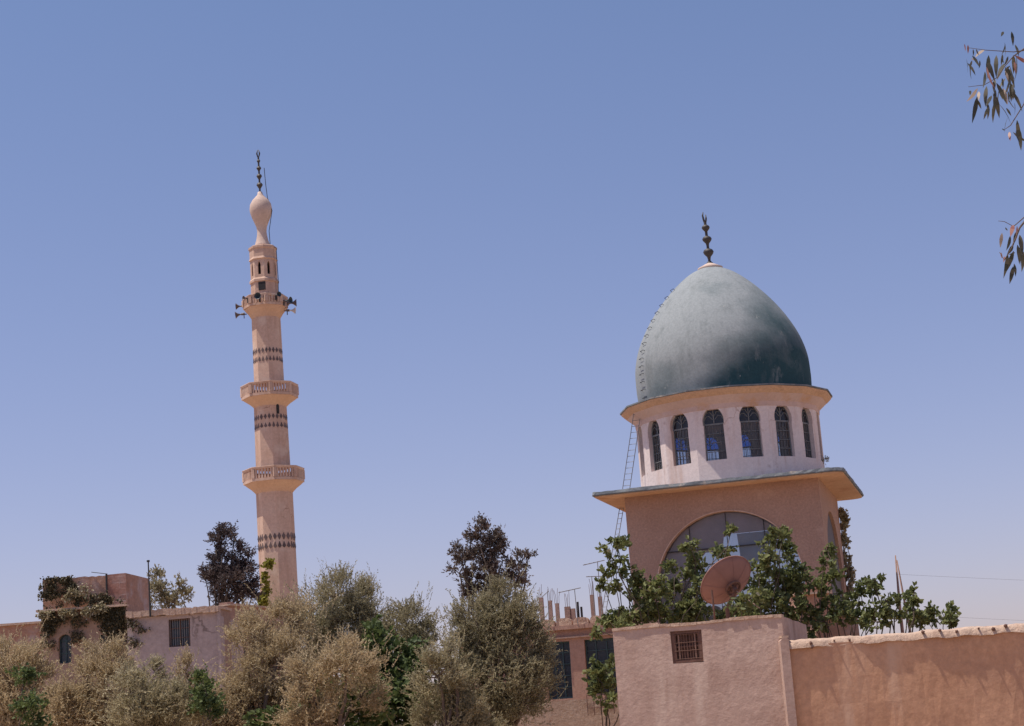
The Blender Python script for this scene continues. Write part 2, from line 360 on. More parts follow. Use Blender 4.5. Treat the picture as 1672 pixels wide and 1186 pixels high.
def crown(name, mat, parent, lobes, dens=1.0, spray=(0.22, 0.42), nleaf=9, leaf=(0.06, 0.10), lw=0.30, upw=0.7,
          spread=0.55, clump=0.30, seed=1, broad=False, inner=0.5, droop=0.0, clumps=26):
    """foliage in clumps over the lobes ((centre), (radii)); each spray is a shoot carrying nleaf leaves"""
    rng = np.random.default_rng(seed); C = []; D = []; T = []
    for c, r in lobes:
        c = np.array(c, float); r = np.array(r, float); area = (r[0]*r[2]+r[0]*r[1]+r[1]*r[2])/3
        ncl = max(4, int(clumps*min(3.0, area**0.6)))
        dr = unit(rng.normal(size=(ncl, 3))); u = inner+(1-inner)*rng.random((ncl, 1))**0.6
        cc = c + dr*r*u*0.92; ns = int(dens*330*area/ncl)+3
        w = rng.random(ncl)**1.5+0.25; w /= w.mean()
        for i in range(ncl):
            k = max(2, int(ns*w[i])); cr = clump*r.mean()*(0.6+0.8*rng.random())
            pos = cc[i] + rng.normal(size=(k, 3))*cr*np.array([1, 1, 0.8])
            C.append(pos); D.append(np.repeat(dr[i:i+1]*r/r.max(), k, 0)); T.append(np.full(k, rng.random()))
    C = np.concatenate(C); D = np.concatenate(D); T = np.concatenate(T); n = len(C)
    ax = unit(D*0.8 + np.array([0, 0, upw]) + rng.normal(size=(n, 3))*0.45)
    SL = rng.uniform(spray[0], spray[1], (n, 1))
    tt = (np.arange(nleaf)+0.5)/nleaf
    B = (C[:, None, :] + ax[:, None, :]*(SL[:, None, :]*tt[None, :, None])).reshape(-1, 3)
    A = np.repeat(ax, nleaf, 0)
    dd = A + rng.normal(size=A.shape)*spread; dd[:, 2] -= droop
    m = len(B); L = rng.uniform(leaf[0], leaf[1], m); W = L*lw*rng.uniform(0.8, 1.2, m)
    V, F, k = leaf_geo(B, dd, L, W, rng, broad)
    cl = np.repeat(0.6*T+0.4*rng.random(n), nleaf)
    tone = np.clip(0.68*cl+0.32*rng.random(m)+0.04, 0, 1)
    return np_mesh(name, V, F, mat, parent, np.repeat(tone, k))
def limb(mb, a, b, r0, r1, rng, bend=0.12, n=7):
    a = np.array(a, float); b = np.array(b, float); L = np.linalg.norm(b-a); off = rng.normal(size=3)*L*bend
    pts = []; rad = []
    for i in range(n+1):
        t = i/n; p = a+(b-a)*t + off*math.sin(math.pi*t) + rng.normal(size=3)*L*0.012
        pts.append(p); rad.append(r0+(r1-r0)*t)
    mb.tube([Vector(p) for p in pts], rad, 7)
def tree(name, label, cat, px_lobes, Y, mat, trunk_px, group=None, tr=0.14, depth=0.8, seed=1, ground=0.0, bark='bark', parts=('crown', 'trunk'), trunks=1, limbk=0.5, shoots=False, **kw):
    """a tree whose lobes are measured on the photograph as (x, y, half width, half height) at depth Y"""
    rng = np.random.default_rng(seed+100); s = mpp(Y)*1.04
    base = at(trunk_px, 1190, Y); base.z = ground
    th = thing(name, label, cat, base, 0, group)
    lobes = []
    for l in px_lobes:
        c = at(l[0], l[1], Y) - base; dy = l[4] if len(l) > 4 else rng.uniform(-1, 1)*depth*0.6
        sc = (Y+dy)/Y; c = Vector((c.x+(base.x)*(sc-1)+c.x*(sc-1), dy, (c.z+base.z-CZ)*sc + CZ-base.z))
        sh = 0.9 if mat.startswith('fig') else 0.98; lobes.append((c, (l[2]*s*sh, max(l[2], l[3])*s*depth, l[3]*s*sh)))
    crown(parts[0], mat, th, lobes, seed=seed, **kw)
    if shoots:                                       # long young shoots standing out of the crown
        k2 = dict(kw); k2.update(dens=0.38, spray=(0.25, 0.58), nleaf=16, spread=0.38, upw=0.55, inner=0.85, clump=0.45)
        crown('shoots', mat, th, lobes, seed=seed+50, **k2)
    mb = MB(); zmean = sum(c.z for c, r in lobes)/len(lobes); cx = sum(c.x for c, r in lobes)/len(lobes)
    zlow = min(c.z - r[2] for c, r in lobes)
    fork = np.array([cx*0.4, 0, max(0.6, min(zlow+0.2, zmean*0.5))])
    limb(mb, (0, 0, -0.1), fork, tr, tr*0.75, rng, 0.05)
    for c, r in lobes:
        limb(mb, fork+rng.normal(size=3)*0.03, (c.x, c.y, c.z), tr*limbk, min(0.02, tr*limbk*.6), rng, 0.08)
        for q in range(3):
            d = unit(rng.normal(size=(1, 3)))[0]; d[2] = abs(d[2])
            limb(mb, (c.x, c.y, c.z), (c.x+d[0]*r[0]*.8, c.y+d[1]*r[1]*.8, c.z+d[2]*r[2]*.8), min(0.025, tr*.2), 0.004, rng, 0.1, 4)
    mb.build(parts[1], bark, th, smooth=True)
    return th

# ================================================================== SETTING
g = MB(); n = 24; S = 700
for j in range(n+1):
    for i in range(n+1):
        g.v.append((-S+2*S*i/n, -60+ (S+600)*j/n, 0))
for j in range(n):
    for i in range(n):
        a = j*(n+1)+i; g.f.append((a, a+1, a+n+2, a+n+1))
tag(g.build('ground', 'ground'), kind='structure')

# ================================================================== MINARET
MY = 105.0
def minaret():
    base_px = (456.6, 984.0); top_px = (424.5, 314.0)
    pb = at(*base_px, MY); pt = at(*top_px, MY)
    ax = (pt-pb).normalized(); foot = pb + ax*(-pb.z/ax.z)
    th = thing('minaret', 'tall pink stone minaret with three balconies, standing behind the olive trees', 'minaret', foot)
    q = Vector((0, 0, 1)).rotation_difference(ax); th.rotation_mode = 'QUATERNION'; th.rotation_quaternion = q
    def hz(py):                                     # height on the axis seen at a picture row
        lo, hi = 0.0, 60.0
        for _ in range(50):
            m = (lo+hi)/2; P = foot + ax*m - Vector((0, 0, CZ))
            y = 593-FPX*P.dot(cup)/P.dot(fw)
            if y > py: lo = m
            else: hi = m
        return lo
    def rw(py, half):
        P = foot + ax*hz(py) - Vector((0, 0, CZ)); return half*P.dot(fw)/FPX
    N8 = 8
    view = math.atan2(-foot.y, -foot.x)             # azimuth of the camera from the minaret
    A0 = view + R(2)                                # a corner nearly faces the camera
    V8 = 1/0.985                                    # visible half width of this octagon / its circumradius
    def oc(py, half): return rw(py, half)*V8
    # shafts
    def shaft(y0, h0, y1, h1, hollow=None):
        z0, z1 = hz(y0) if y0 < 1100 else 0, hz(y1)
        m = MB().lathe([(oc(min(y0, 990), h0), z0), (oc(y1, h1), z1)], 8, A0); return m, z0, z1
    m, *_ = shaft(1200, 31.5, 800, 29.4); sh = m.build('shaft', 'minaret', th)
    m, *_ = shaft(766, 27.6, 656, 26.0); m.build('shaft', 'minaret', th)
    m, *_ = shaft(628, 24.0, 514, 23.0); m.build('shaft', 'minaret', th)
    # tile bands: dark lozenges standing 2 cm proud
    def rad_at(py, y0, h0, y1, h1):
        t = (hz(py)-hz(y0))/(hz(y1)-hz(y0)); return oc(y0, h0)+(oc(y1, h1)-oc(y0, h0))*t
    for rows, seg, nper, hh in (((879, 893), (990, 31.5, 800, 29.4), 3, 0.23), ((684, 698), (766, 27.6, 656, 26), 3, 0.19), ((576, 590), (628, 24, 514, 23), 3, 0.19)):
        mb = MB()
        for ri_, py in enumerate(rows):
            z = hz(py); Rr = rad_at(py, *seg)
            for k in range(8):
                a0 = A0+k*math.pi/4; p0 = Vector((math.cos(a0), math.sin(a0), 0))*Rr
                p1 = Vector((math.cos(a0+math.pi/4), math.sin(a0+math.pi/4), 0))*Rr
                e = (p1-p0); nn = Vector((e.y, -e.x, 0)).normalized()
                for j in range(nper):
                    c = p0 + e*((j+0.5)/nper) + Vector((0, 0, z)); w = e.length/nper*0.40; u = e.normalized()
                    h2 = hh*0.9*(0.92+0.16*random.random())
                    loz = [c-u*w, c+Vector((0, 0, -h2)), c+u*w, c+Vector((0, 0, h2))]
                    if ri_ == 1: loz = [c-u*w+Vector((0, 0, -h2*.35)), c+Vector((0, 0, -h2*.9)), c+u*w+Vector((0, 0, -h2*.35)), c+Vector((0, 0, h2))]
                    mb.add([p-nn*0.02 for p in loz]+[p+nn*0.022 for p in loz], [(0, 1, 2, 3), (7, 6, 5, 4), (0, 4, 5, 1), (1, 5, 6, 2), (2, 6, 7, 3), (3, 7, 4, 0)])
        mb.build('tile_band', 'tile', th)
    # slit window
    def on_face(px, py, Rr):
        """a spot on the octagon: height and the outward frame, from where it shows"""
        z = hz(py); P = foot + ax*z; 
        d = ray(px, py); o = Vector((0, 0, CZ))
        best = None
        for k in range(8):
            am = A0+(k+.5)*math.pi/4; nn = Vector((math.cos(am), math.sin(am), 0))
            if nn.dot(Vector((math.cos(view), math.sin(view), 0))) < 0.2: continue
            P0 = P + nn*Rr*math.cos(math.pi/8); X = o + d*((P0-o).dot(nn)/d.dot(nn))
            t = (X-P0).dot(Vector((-nn.y, nn.x, 0)))
            if abs(t) <= Rr*math.sin(math.pi/8)*1.02 and (best is None or (X-o).length < best[0]):
                best = ((X-o).length, nn, t)
        nn, t = best[1], best[2]
        L = nn*Rr*math.cos(math.pi/8) + Vector((-nn.y, nn.x, 0))*t + Vector((0, 0, z))
        return L, nn
    def opening(px, py, w, h, Rr, name='window', pointed=True):
        L, nn = on_face(px, py, Rr); u = Vector((-nn.y, nn.x, 0))
        pts = arch_pts(w, -h/2, h/2-w*0.9, w*0.9, 5, 0.4) if pointed else [(-w/2, -h/2), (w/2, -h/2), (w/2, h/2), (-w/2, h/2)]
        n_ = len(pts); fr = MB()
        f0 = [L + u*p[0] + Vector((0, 0, p[1])) + nn*0.03 for p in pts]
        MB().add(f0 + [p-nn*0.35 for p in f0], [tuple(range(n_))]+[(i, (i+1) % n_, (i+1) % n_+n_, i+n_) for i in range(n_)]+[tuple(range(2*n_-1, n_-1, -1))]).build(name, 'black', th)
    opening(453.5, 672, 0.17, 0.62, oc(672, 26.2))
    opening(469.8, 1e3-400+0, 0.01, 0.01, oc(600, 24)) if False else None
    # balconies
    def balcony(ytop, ybot, half, yc, hs, flare=1.0, nb=6):
        z0, z1, zc = hz(ybot), hz(ytop), hz(yc); Ro = oc(ybot, half); Rs = oc(yc, hs)
        b = MB().lathe([(Rs, zc), (Rs*1.04, zc+(z0-zc)*0.10), (Rs+(Ro-Rs)*0.35, zc+(z0-zc)*0.42), (Rs+(Ro-Rs)*0.8, zc+(z0-zc)*0.8), (Ro*0.985, z0-0.02), (Ro*0.985, z0)], 8, A0)
        b.build('corbel', 'corbel', th)
        b = MB().lathe([(Ro*0.95, z0-0.01), (Ro*1.03, z0), (Ro*1.03, z0+0.16), (Ro*0.95, z0+0.17)], 8, A0); b.build('floor_slab', 'minaret', th)
        p = MB()
        # rail and piers
        zt = z1; h = zt-z0
        for k in range(8):
            a0 = A0+k*math.pi/4; p0 = Vector((math.cos(a0), math.sin(a0), 0))*Ro*0.98
            p1 = Vector((math.cos(a0+math.pi/4), math.sin(a0+math.pi/4), 0))*Ro*0.98
            e = p1-p0; u = e.normalized(); rz = math.atan2(u.y, u.x)
            p.box(p0+Vector((0, 0, z0+0.17+(h-0.3)/2)), (0.2, 0.2, h-0.3), rz)
            for j in range(nb):
                c = p0+e*((j+1)/(nb+1)); w = e.length/(nb+1)*0.56
                p.box(c+Vector((0, 0, z0+0.17+(h-0.3)/2)), (w, 0.11, h-0.302), rz)
        p.build('balustrade', 'minaret', th)
        MB().lathe([(Ro*0.90, z0+h-0.14), (Ro*1.03, z0+h-0.14), (Ro*1.055, z0+h-0.03), (Ro*1.05, z0+h), (Ro*0.90, z0+h)], 8, A0, cap=False).add([], []).build('handrail', 'minaret', th)
        return Ro, z0, z1
    balcony(767, 790, 47.5, 806, 29.7)
    balcony(630, 652, 44.2, 666, 26.2)
    Ro3, zb3, zt3 = balcony(487, 505, 35.0, 521, 23.2, nb=4)
    # lantern
    zl = hz(505); 
    b = MB().lathe([(oc(500, 22.3), zl), (oc(463, 21.8), hz(464.5)), (oc(463, 23.6), hz(463.5)), (oc(463, 23.6), hz(460)), (oc(460, 21.3), hz(457))], 8, A0); b.build('lantern_base', 'minaret', th)
    # arcade storey: eight panels with an arched opening each
    zA, zB = hz(457), hz(428); RA = oc(443, 21.3); p = MB(); hh = zB-zA; el = 2*RA*math.sin(math.pi/8)
    for k in range(8):
        a0 = A0+k*math.pi/4; p0 = Vector((math.cos(a0), math.sin(a0), 0))*RA; p1 = Vector((math.cos(a0+math.pi/4), math.sin(a0+math.pi/4), 0))*RA
        xd = (p1-p0).normalized(); nn = Vector((xd.y, -xd.x, 0)); mid = (p0+p1)/2
        out = [(-el/2, 0), (el/2, 0), (el/2, hh), (-el/2, hh)]
        op = arch_pts(el*0.30, hh*0.16, hh*0.66, hh*0.24, 5, 0.5)
        p.panel(out, [op], mid+Vector((0, 0, zA)), xd, -nn, (0, 0, 1), 0.14)
    p.build('arcade', 'minaret', th)
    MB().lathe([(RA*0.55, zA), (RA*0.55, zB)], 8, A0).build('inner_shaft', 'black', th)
    MB().lathe([(oc(428, 21.3), zB), (oc(428, 23.2), hz(426.5)), (oc(426, 21.6), hz(423)), (oc(420, 21.6), hz(411)), (oc(408, 23.0), hz(408.5)), (oc(405, 23.0), hz(405.5)), (oc(404, 21.5), hz(404.5))], 8, A0).build('cornice', 'minaret', th)
    L, nn = on_face(428, 472, oc(472, 21.9))
    opening(428, 472, 0.44, 0.52, oc(472, 21.9), 'doorway', False)
    # swept cone and bulb
    pr = [(13.6, 404.8), (12.2, 400), (9.6, 392), (8.0, 384), (7.6, 378), (8.6, 371), (11.5, 364), (15, 356), (17.6, 348), (18.2, 342), (17.0, 334), (13.2, 327.5), (8.2, 322.5), (4.6, 318.5), (3.6, 314)]
    MB().lathe([(rw(y, h), hz(y)) for h, y in pr], 24, A0).build('bulb', 'minaret_pale', th, smooth=True)
    # finial
    f = MB(); zz = hz(316); f.tube([(0, 0, zz), (0, 0, hz(257))], 0.055, 8)
    for py, h in ((303, 5.2), (288.5, 4.6), (275.5, 4.0), (263.5, 3.0)):
        r_ = rw(py, h); z = hz(py); f.lathe([(0.05, z-r_*1.15), (r_*.65, z-r_*.5), (r_, z+r_*.1), (r_*.75, z+r_*.65), (0.05, z+r_*.95)], 12)
    fo = f.build('finial', 'bronze', th, smooth=True, autos=R(50))
    c = MB(); z = hz(251); r_ = rw(250, 5)
    for s_ in (-1, 1): c.tube([(s_*0.02, 0, hz(258)), (s_*r_*.45, 0, z), (s_*r_*.15, 0, hz(245))], [0.035, 0.05, 0.02], 6)
    c.build('crescent', 'bronze', fo, smooth=True)
    # lightning conductor wire
    w = MB(); e = Vector((1, 0, 0))
    pts = [(rw(280, 9), -0.1, hz(276)), (rw(300, 10), -.1, hz(300)), (rw(330, 12), -.1, hz(325)), (rw(345, 18.6), -.1, hz(346)), (rw(380, 12.5), -.2, hz(380)), (rw(404, 14), -.4, hz(404)), (rw(404, 23), -.3, hz(409)), (rw(460, 24), -.3, hz(459)), (rw(480, 23), -.3, hz(486))]
    w.tube(pts, 0.022, 5); w.build('conductor_wire', 'iron', th)
    # creeper on the foot of the shaft
    rng = np.random.default_rng(3); lob = []
    for py, px, hw in ((985, 429, 6), (975, 430, 5), (962, 431.5, 3.5), (950, 432, 2.2), (938, 434, 1.8), (926, 436.5, 3.6), (919, 438, 4.2)):
        P = foot + ax*hz(py); L = at(px, py, P.y-1.9)-foot; s = hw*mpp(MY)
        lob.append((q.inverted() @ L, (s, 0.2, s*1.6)))
    mt = th.matrix_world
    cr = crown('creeper', 'yellowivy', None, [((c_.x, c_.y, c_.z), r2) for c_, r2 in lob], dens=2.2, spray=(0.1, 0.25), nleaf=7, leaf=(0.10, 0.18), lw=0.8, broad=True, upw=0.2, seed=8, clumps=8)
    cr.location = foot; cr.rotation_mode = 'QUATERNION'; cr.rotation_quaternion = q
    tag(cr, 'yellow green creeper climbing the left foot of the pink minaret', 'creeper')
    # loudspeakers on the top balcony
    def horn(px, py, ang, pale, label, size=1.0, tilt=0.0, R_=None):
        zz = hz(py); a = view + ang; rr = (Ro3*1.03 if R_ is None else R_)
        P = foot + ax*zz + Vector((math.cos(a), math.sin(a), 0))*rr
        t = thing('loudspeaker', label, 'loudspeaker', P, a, 'horn loudspeakers on the top balcony')
        # local +X outward
        size *= 0.78; L = 0.55*size; pr_ = [(0.07, 0), (0.075, 0.16), (0.05, 0.2), (0.07, 0.3), (0.12, 0.4), (0.20, 0.5), (0.27*1.0, 0.58)]
        Rm = Matrix.Rotation(R(90)+tilt, 3, 'Y')
        def ring(m, prof, ncap):
            mb = MB().lathe(prof, 18, cap=ncap); mb.v = [tuple(Rm @ Vector(v)*size) for v in mb.v]; return mb
        ring(0, pr_+[(0.25, 0.575), (0.17, 0.49), (0.09, 0.38), (0.03, 0.32)], True).build('horn', pale, t, smooth=True, autos=R(60))
        ring(0, [(0.085, -0.12), (0.095, -0.1), (0.095, 0.1), (0.08, 0.12)], True).build('driver', 'horn_grey', t, smooth=True, autos=R(40))
        MB().box((-0.06, 0, -0.02), (0.3, 0.05, 0.05)).box((-0.05, 0, -0.12), (0.04, 0.12, 0.3)).build('bracket', 'iron', t)
    horn(0, 497.5, R(-97), 'horn_grey', 'grey horn loudspeaker at the upper left of the top minaret balcony', 0.95)
    horn(0, 511, R(-94), 'horn_grey', 'grey horn loudspeaker at the lower left of the top minaret balcony', 1.05, 0.1)
    horn(0, 494.5, R(-14), 'horn_dark', 'dark round horn facing the camera left of centre on the top balcony', 1.0)
    horn(0, 491, R(30), 'horn_dark', 'small dark horn facing the camera right of centre on the top balcony', .75)
    horn(0, 498, R(58), 'horn_dark', 'dark blue horn just inside the right edge of the top balcony', 1.0)
    horn(0, 497, R(88), 'horn_grey', 'grey horn loudspeaker jutting from the upper right of the top balcony', 1.15)
    horn(0, 510, R(80), 'horn_pale', 'white horn loudspeaker at the lower right of the top minaret balcony', 1.0, 0.1)
    horn(0, 492, R(-52), 'horn_grey', 'small grey horn on the left shoulder of the top balcony', 0.6)
minaret()

# ================================================================== DOMED TOWER
YA = 0.2594; TS = 6.0
Apt = Vector((8.995, 53.5, 6.95+CZ))
TR = Vector((math.cos(YA), -math.sin(YA), 0)); TF = Vector((math.sin(YA), math.cos(YA), 0))
TC = Apt - TR*(TS/2) + TF*(TS/2); TC.z = 0
def domed_tower():
    th = thing('domed_mosque', 'brown square mosque tower with a white arcaded drum under a worn green dome', 'mosque', TC, -YA)
    H = Apt.z; h2 = TS/2
    toL = lambda P: local(th, P)
    def axz(px, py):                                 # height of a spot on the tower axis seen at a row (depth of the centre)
        P = at_plane(px, py, TC, Vector((0, 1, 0))); return P.z
    depthC = (TC+Vector((0, 0, 9))-Vector((0, 0, CZ))).dot(fw)
    mp = depthC/FPX
    # arch opening on the front wall
    fn = -TF; fc = TC - TF*h2
    aL = toL(at_plane(1071, 926, fc, fn)); aR = toL(at_plane(1310, 909, fc, fn)); aT = toL(at_plane(1187, 834.5, fc, fn))
    cx = (aL.x+aR.x)/2; rr = (aR.x-aL.x)/2*1.0; zsp = aT.z - rr*1.0
    zsp = min(zsp, (aL.z+aR.z)/2)
    rise = aT.z-zsp
    def arch(w, z0, zs, ri_, n_=22): 
        return [(-w, z0), (w, z0)]+[(w*math.cos(math.pi*k/n_), zs+ri_*math.sin(math.pi*k/n_)) for k in range(0, n_+1)]
    # four walls butted at the corners
    wt = 0.32
    def wall(org, xd, yd, holes, half):
        out = [(-half, 0), (half, 0), (half, H), (-half, H)]
        return MB().panel(out, holes, org, xd, yd, (0, 0, 1), wt).build('wall', 'tower', th)
    fh = [(x+cx, z) for x, z in arch(rr, 2.2, zsp, rise)]
    wall((0, -h2, 0), (1, 0, 0), (0, 1, 0), [fh], h2)
    bh = [(x, z) for x, z in arch(rr, 2.2, zsp, rise)]
    wall((0, h2, 0), (-1, 0, 0), (0, -1, 0), [bh], h2)
    s1 = arch_pts(1.0, 3.0, H-2.3, 0.9, 8, 0.3)
    wall((h2, 0, 0), (0, 1, 0), (-1, 0, 0), [bh], h2-wt-0.002)
    pts_s = arch(rr-.002, 2.2, zsp, rise); ns = len(pts_s)
    MB().add([(h2-0.10, x, z) for x, z in pts_s]+[(h2-0.13, x, z) for x, z in pts_s], [tuple(range(ns)), tuple(range(2*ns-1, ns-1, -1))]+[(i, (i+1) % ns, (i+1) % ns+ns, i+ns) for i in range(ns)]).build('side_shade_sheet', 'sidedark', th)  # dark sheet: the dim inside of the side arch, painted on
    wall((-h2, 0, 0), (0, -1, 0), (1, 0, 0), [], h2-wt-0.002)
    MB().lathe([(3.6, H-0.35), (3.6, H-0.345)], 4, R(45)).build('inner_ceiling', 'inner', th)
    # inner lining, so the inside is grey plaster
    ins = h2-wt-0.01
    lin = MB()
    for org, xd, yd, hl in (((0, -ins, 0), (1, 0, 0), (0, 1, 0), fh), ((0, ins, 0), (-1, 0, 0), (0, -1, 0), bh)):
        lin.panel([(-ins, 0), (ins, 0), (ins, H-0.4), (-ins, H-0.4)], [hl], org, xd, yd, (0, 0, 1), 0.02)
    for sx in (1,): lin.panel([(-ins+.03, 0), (ins-.03, 0), (ins-.03, H-0.4), (-ins+.03, H-0.4)], [], (ins, 0, 0), (0, 1, 0), (-1, 0, 0), (0, 0, 1), 0.02)
    lin.panel([(-ins+.03, 0), (ins-.03, 0), (ins-.03, H-0.4), (-ins+.03, H-0.4)], [], (-ins, 0, 0), (0, -1, 0), (1, 0, 0), (0, 0, 1), 0.02)
    lin.build('inner_lining', 'inner', th)
    # arch trim
    tm = MB(); n_ = 40; pts = arch(rr, 2.2, zsp, rise, n_)[2:]
    ring = []
    for k, (x, z) in enumerate(pts):
        a = math.pi*k/n_; ring.append((x+cx, z, math.cos(a), math.sin(a)))
    for i in range(len(ring)-1):
        q = []
        for (x, z, ca, sa) in (ring[i], ring[i+1]):
            for o_, y in ((0.0, -h2-0.02), (0.03, -h2-0.02), (0.03, -h2+0.01), (0.0, -h2+0.01)):
                q.append((x+ca*o_, y, z+sa*o_))
        tm.add(q, [(0, 1, 5, 4), (1, 2, 6, 5), (2, 3, 7, 6), (3, 0, 4, 7)])
    tm.build('arch_moulding', 'minaret', th)
    # window in the arch: iron frame, glass panes, two flat sheets behind
    def arch_window(yy, cxx, front):
        w = MB(); r2 = rr-0.002
        w2 = []
        for x in (-1.15, 0.0, 1.15):
            zt = zsp + rise*math.sqrt(max(0, 1-(x/r2)**2)); w.box((cxx+x, yy, (2.2+zt)/2), (0.02, 0.04, zt-2.2-0.01))
        for z in (zsp, zsp-1.3, zsp+rise*0.52):
            hw = r2 if z <= zsp else r2*math.sqrt(1-((z-zsp)/rise)**2); w.box((cxx, yy, z), (2*hw-0.02, 0.05, 0.035))
        fo = w.build('window_frame', 'iron', th)
        pts_ = [(x+cxx, z) for x, z in arch(r2, 2.2, zsp, rise)]
        MB().add([(x, yy+0.012, z) for x, z in pts_], [tuple(range(len(pts_)))]).build('pane', 'clear', fo)
        return fo
    fo = arch_window(-h2+wt*0.75, cx, True); arch_window(h2-wt*0.6, 0, False)
    ysc = -h2+wt*0.75+0.05
    def scr(poly, mat, name='arch_sheet'):
        P = [toL(at_plane(a, b, TC-TF*(h2-wt*0.75-0.05), fn)) for a, b in poly]
        n_ = len(P)
        MB().add([(p.x, ysc, p.z) for p in P]+[(p.x, ysc+0.02, p.z) for p in P], [tuple(range(n_)), tuple(range(2*n_-1, n_-1, -1))]+[(i, (i+1) % n_, (i+1) % n_+n_, i+n_) for i in range(n_)]).build(name, mat, fo)
    scr([(1203, 872), (1262, 866), (1262, 880), (1240, 915), (1222, 940), (1210, 915)], 'bluegreyboard')
    scr([(1084, 935), (1090, 905), (1112, 870), (1150, 845), (1187, 837), (1225, 841), (1262, 858), (1262, 865), (1203, 871), (1182, 871), (1180, 900), (1130, 905), (1125, 950), (1084, 955)], 'mauve_shade')  # grey-mauve sheet paints in the shaded inside of the tower
    # roof slab with overhang and rounded right corners
    def slab_outline(o, rc=0.45):
        pts = []; 
        for sx, sy, a0 in ((1, -1, -90), (1, 1, 0), (-1, 1, 90), (-1, -1, 180)):
            rcc = rc if sx > 0 else 0.12
            for k in range(7):
                a = R(a0 + 90*k/6); pts.append((sx*(h2+o-rcc)+rcc*math.cos(a), sy*(h2+o-rcc)+rcc*math.sin(a)))
        return pts
    ov = 0.86; zt = H+0.13
    o1 = slab_outline(ov); n_ = len(o1)
    def jit(z, o_, s): return [(x*o_, y*o_, z+random.uniform(-s, s)) for x, y in o1]
    m = MB()
    # dense edge so that it can be ragged
    dense = []
    for i in range(n_):
        a, b = Vector(o1[i]), Vector(o1[(i+1) % n_]); k = max(1, int((b-a).length/0.18))
        dense += [a+(b-a)*j/k for j in range(k)]
    nd = len(dense)
    lo = [(p.x*0.997, p.y*0.997, H+0.008) for p in dense]
    mid = [(p.x+random.uniform(-.012, .012), p.y+random.uniform(-.012, .012), H+0.04) for p in dense]
    hi = [(p.x*(0.994+random.uniform(-.002, .003)), p.y*(0.994+random.uniform(-.002, .003)), zt+random.uniform(-0.012, 0.012)) for p in dense]
    m.add(lo+mid+hi+[(0, 0, H+0.008), (0, 0, zt+0.02)],
          [(i, (i+1) % nd, (i+1) % nd+nd, i+nd) for i in range(nd)]+[(i+nd, (i+1) % nd+nd, (i+1) % nd+2*nd, i+2*nd) for i in range(nd)]
          + [((i+1) % nd, i, 3*nd) for i in range(nd)]+[(i+2*nd, (i+1) % nd+2*nd, 3*nd+1) for i in range(nd)])
    m.build('roof_slab', 'fascia', th)
    sf = MB(); sof = [(p.x*0.985, p.y*0.985) for p in dense]
    sf.add([(x, y, H+0.004) for x, y in sof]+[(x, y, H-0.02) for x, y in sof]+[(0, 0, H-0.02)], [(i, (i+1) % nd, (i+1) % nd+nd, i+nd) for i in range(nd)]+[((i+1) % nd+nd, i+nd, 2*nd) for i in range(nd)])
    # the soffit butts against the walls' top: cut the middle by starting the ring at the wall line
    sf = MB(); inner_ = []
    for p in dense:
        k = max(abs(p.x), abs(p.y)); inner_.append((max(-h2+0.004, min(h2-0.004, p.x*(h2)/k)), max(-h2+0.004, min(h2-0.004, p.y*h2/k))))
    sf.add([(x, y, H+0.003) for x, y in sof]+[(x, y, H-0.028) for x, y in sof]+[(x, y, H-0.028) for x, y in inner_],
           [(i, (i+1) % nd, (i+1) % nd+nd, i+nd) for i in range(nd)]+[((i+1) % nd+nd, i+nd, i+2*nd, (i+1) % nd+2*nd) for i in range(nd)])
    sf.build('soffit', 'soffit', th)
    # drum
    z0 = zt; z1 = axz(1187.5, 681); RD = 148.2*mp/math.cos(0)*1.0
    AOFF = R(-90) - R(0.6)                             # azimuth of the window that nearly faces front
    nW = 16; st = 2*math.pi/nW; Rc = RD/math.cos(st/2)*0.993
    wz0 = axz(1170, 751) - 0.0; 
    facet = 2*Rc*math.sin(st/2); ap = Rc*math.cos(st/2)
    ww = 0.655; whh = 1.80; zbase = z0-0.02; wb = 0.36*1.0
    # window heights from the photograph: sill row 751, crown row 662 on the near side
    nearP = TC - TF*RD
    wb = at_plane(1170, 751, nearP, Vector((0, 1, 0))).z; wtp = at_plane(1163, 663, nearP, Vector((0, 1, 0))).z
    hgt = wtp-wb; ws = wb+hgt*0.66
    def keyhole(w):
        pts = [(-w/2, wb), (w/2, wb), (w/2*0.96, ws-0.03), (w/2*0.93, ws)]
        n2 = 9; rise_ = wtp-ws-0.10
        aa = [R(-24+ (114)*k/n2) for k in range(n2+1)]
        right = []
        for a in aa:
            x = math.cos(a)*w/2*1.03; z = ws+0.10+math.sin(a)*rise_*0.90
            if a > R(45): z += (a-R(45))/R(45)*rise_*0.12
            right.append((x if a < R(89) else 0.0, z))
        pts += right
        pts += [(-x, z) for x, z in reversed(right[:-1])]
        pts += [(-w/2*0.93, ws), (-w/2*0.96, ws-0.03)]
        return pts
    d = MB(); kh = keyhole(ww)
    for k in range(nW):
        a = AOFF+k*st; nn = Vector((math.cos(a), math.sin(a), 0)); xd = Vector((-nn.y, nn.x, 0))
        mid_ = nn*ap
        d.panel([(-facet/2, zbase), (facet/2, zbase), (facet/2, z1), (-facet/2, z1)], [kh], mid_, xd, -nn, (0, 0, 1), 0.22)
    do = d.build('drum', 'drum', th)
    # one window, copied round the drum
    first = None
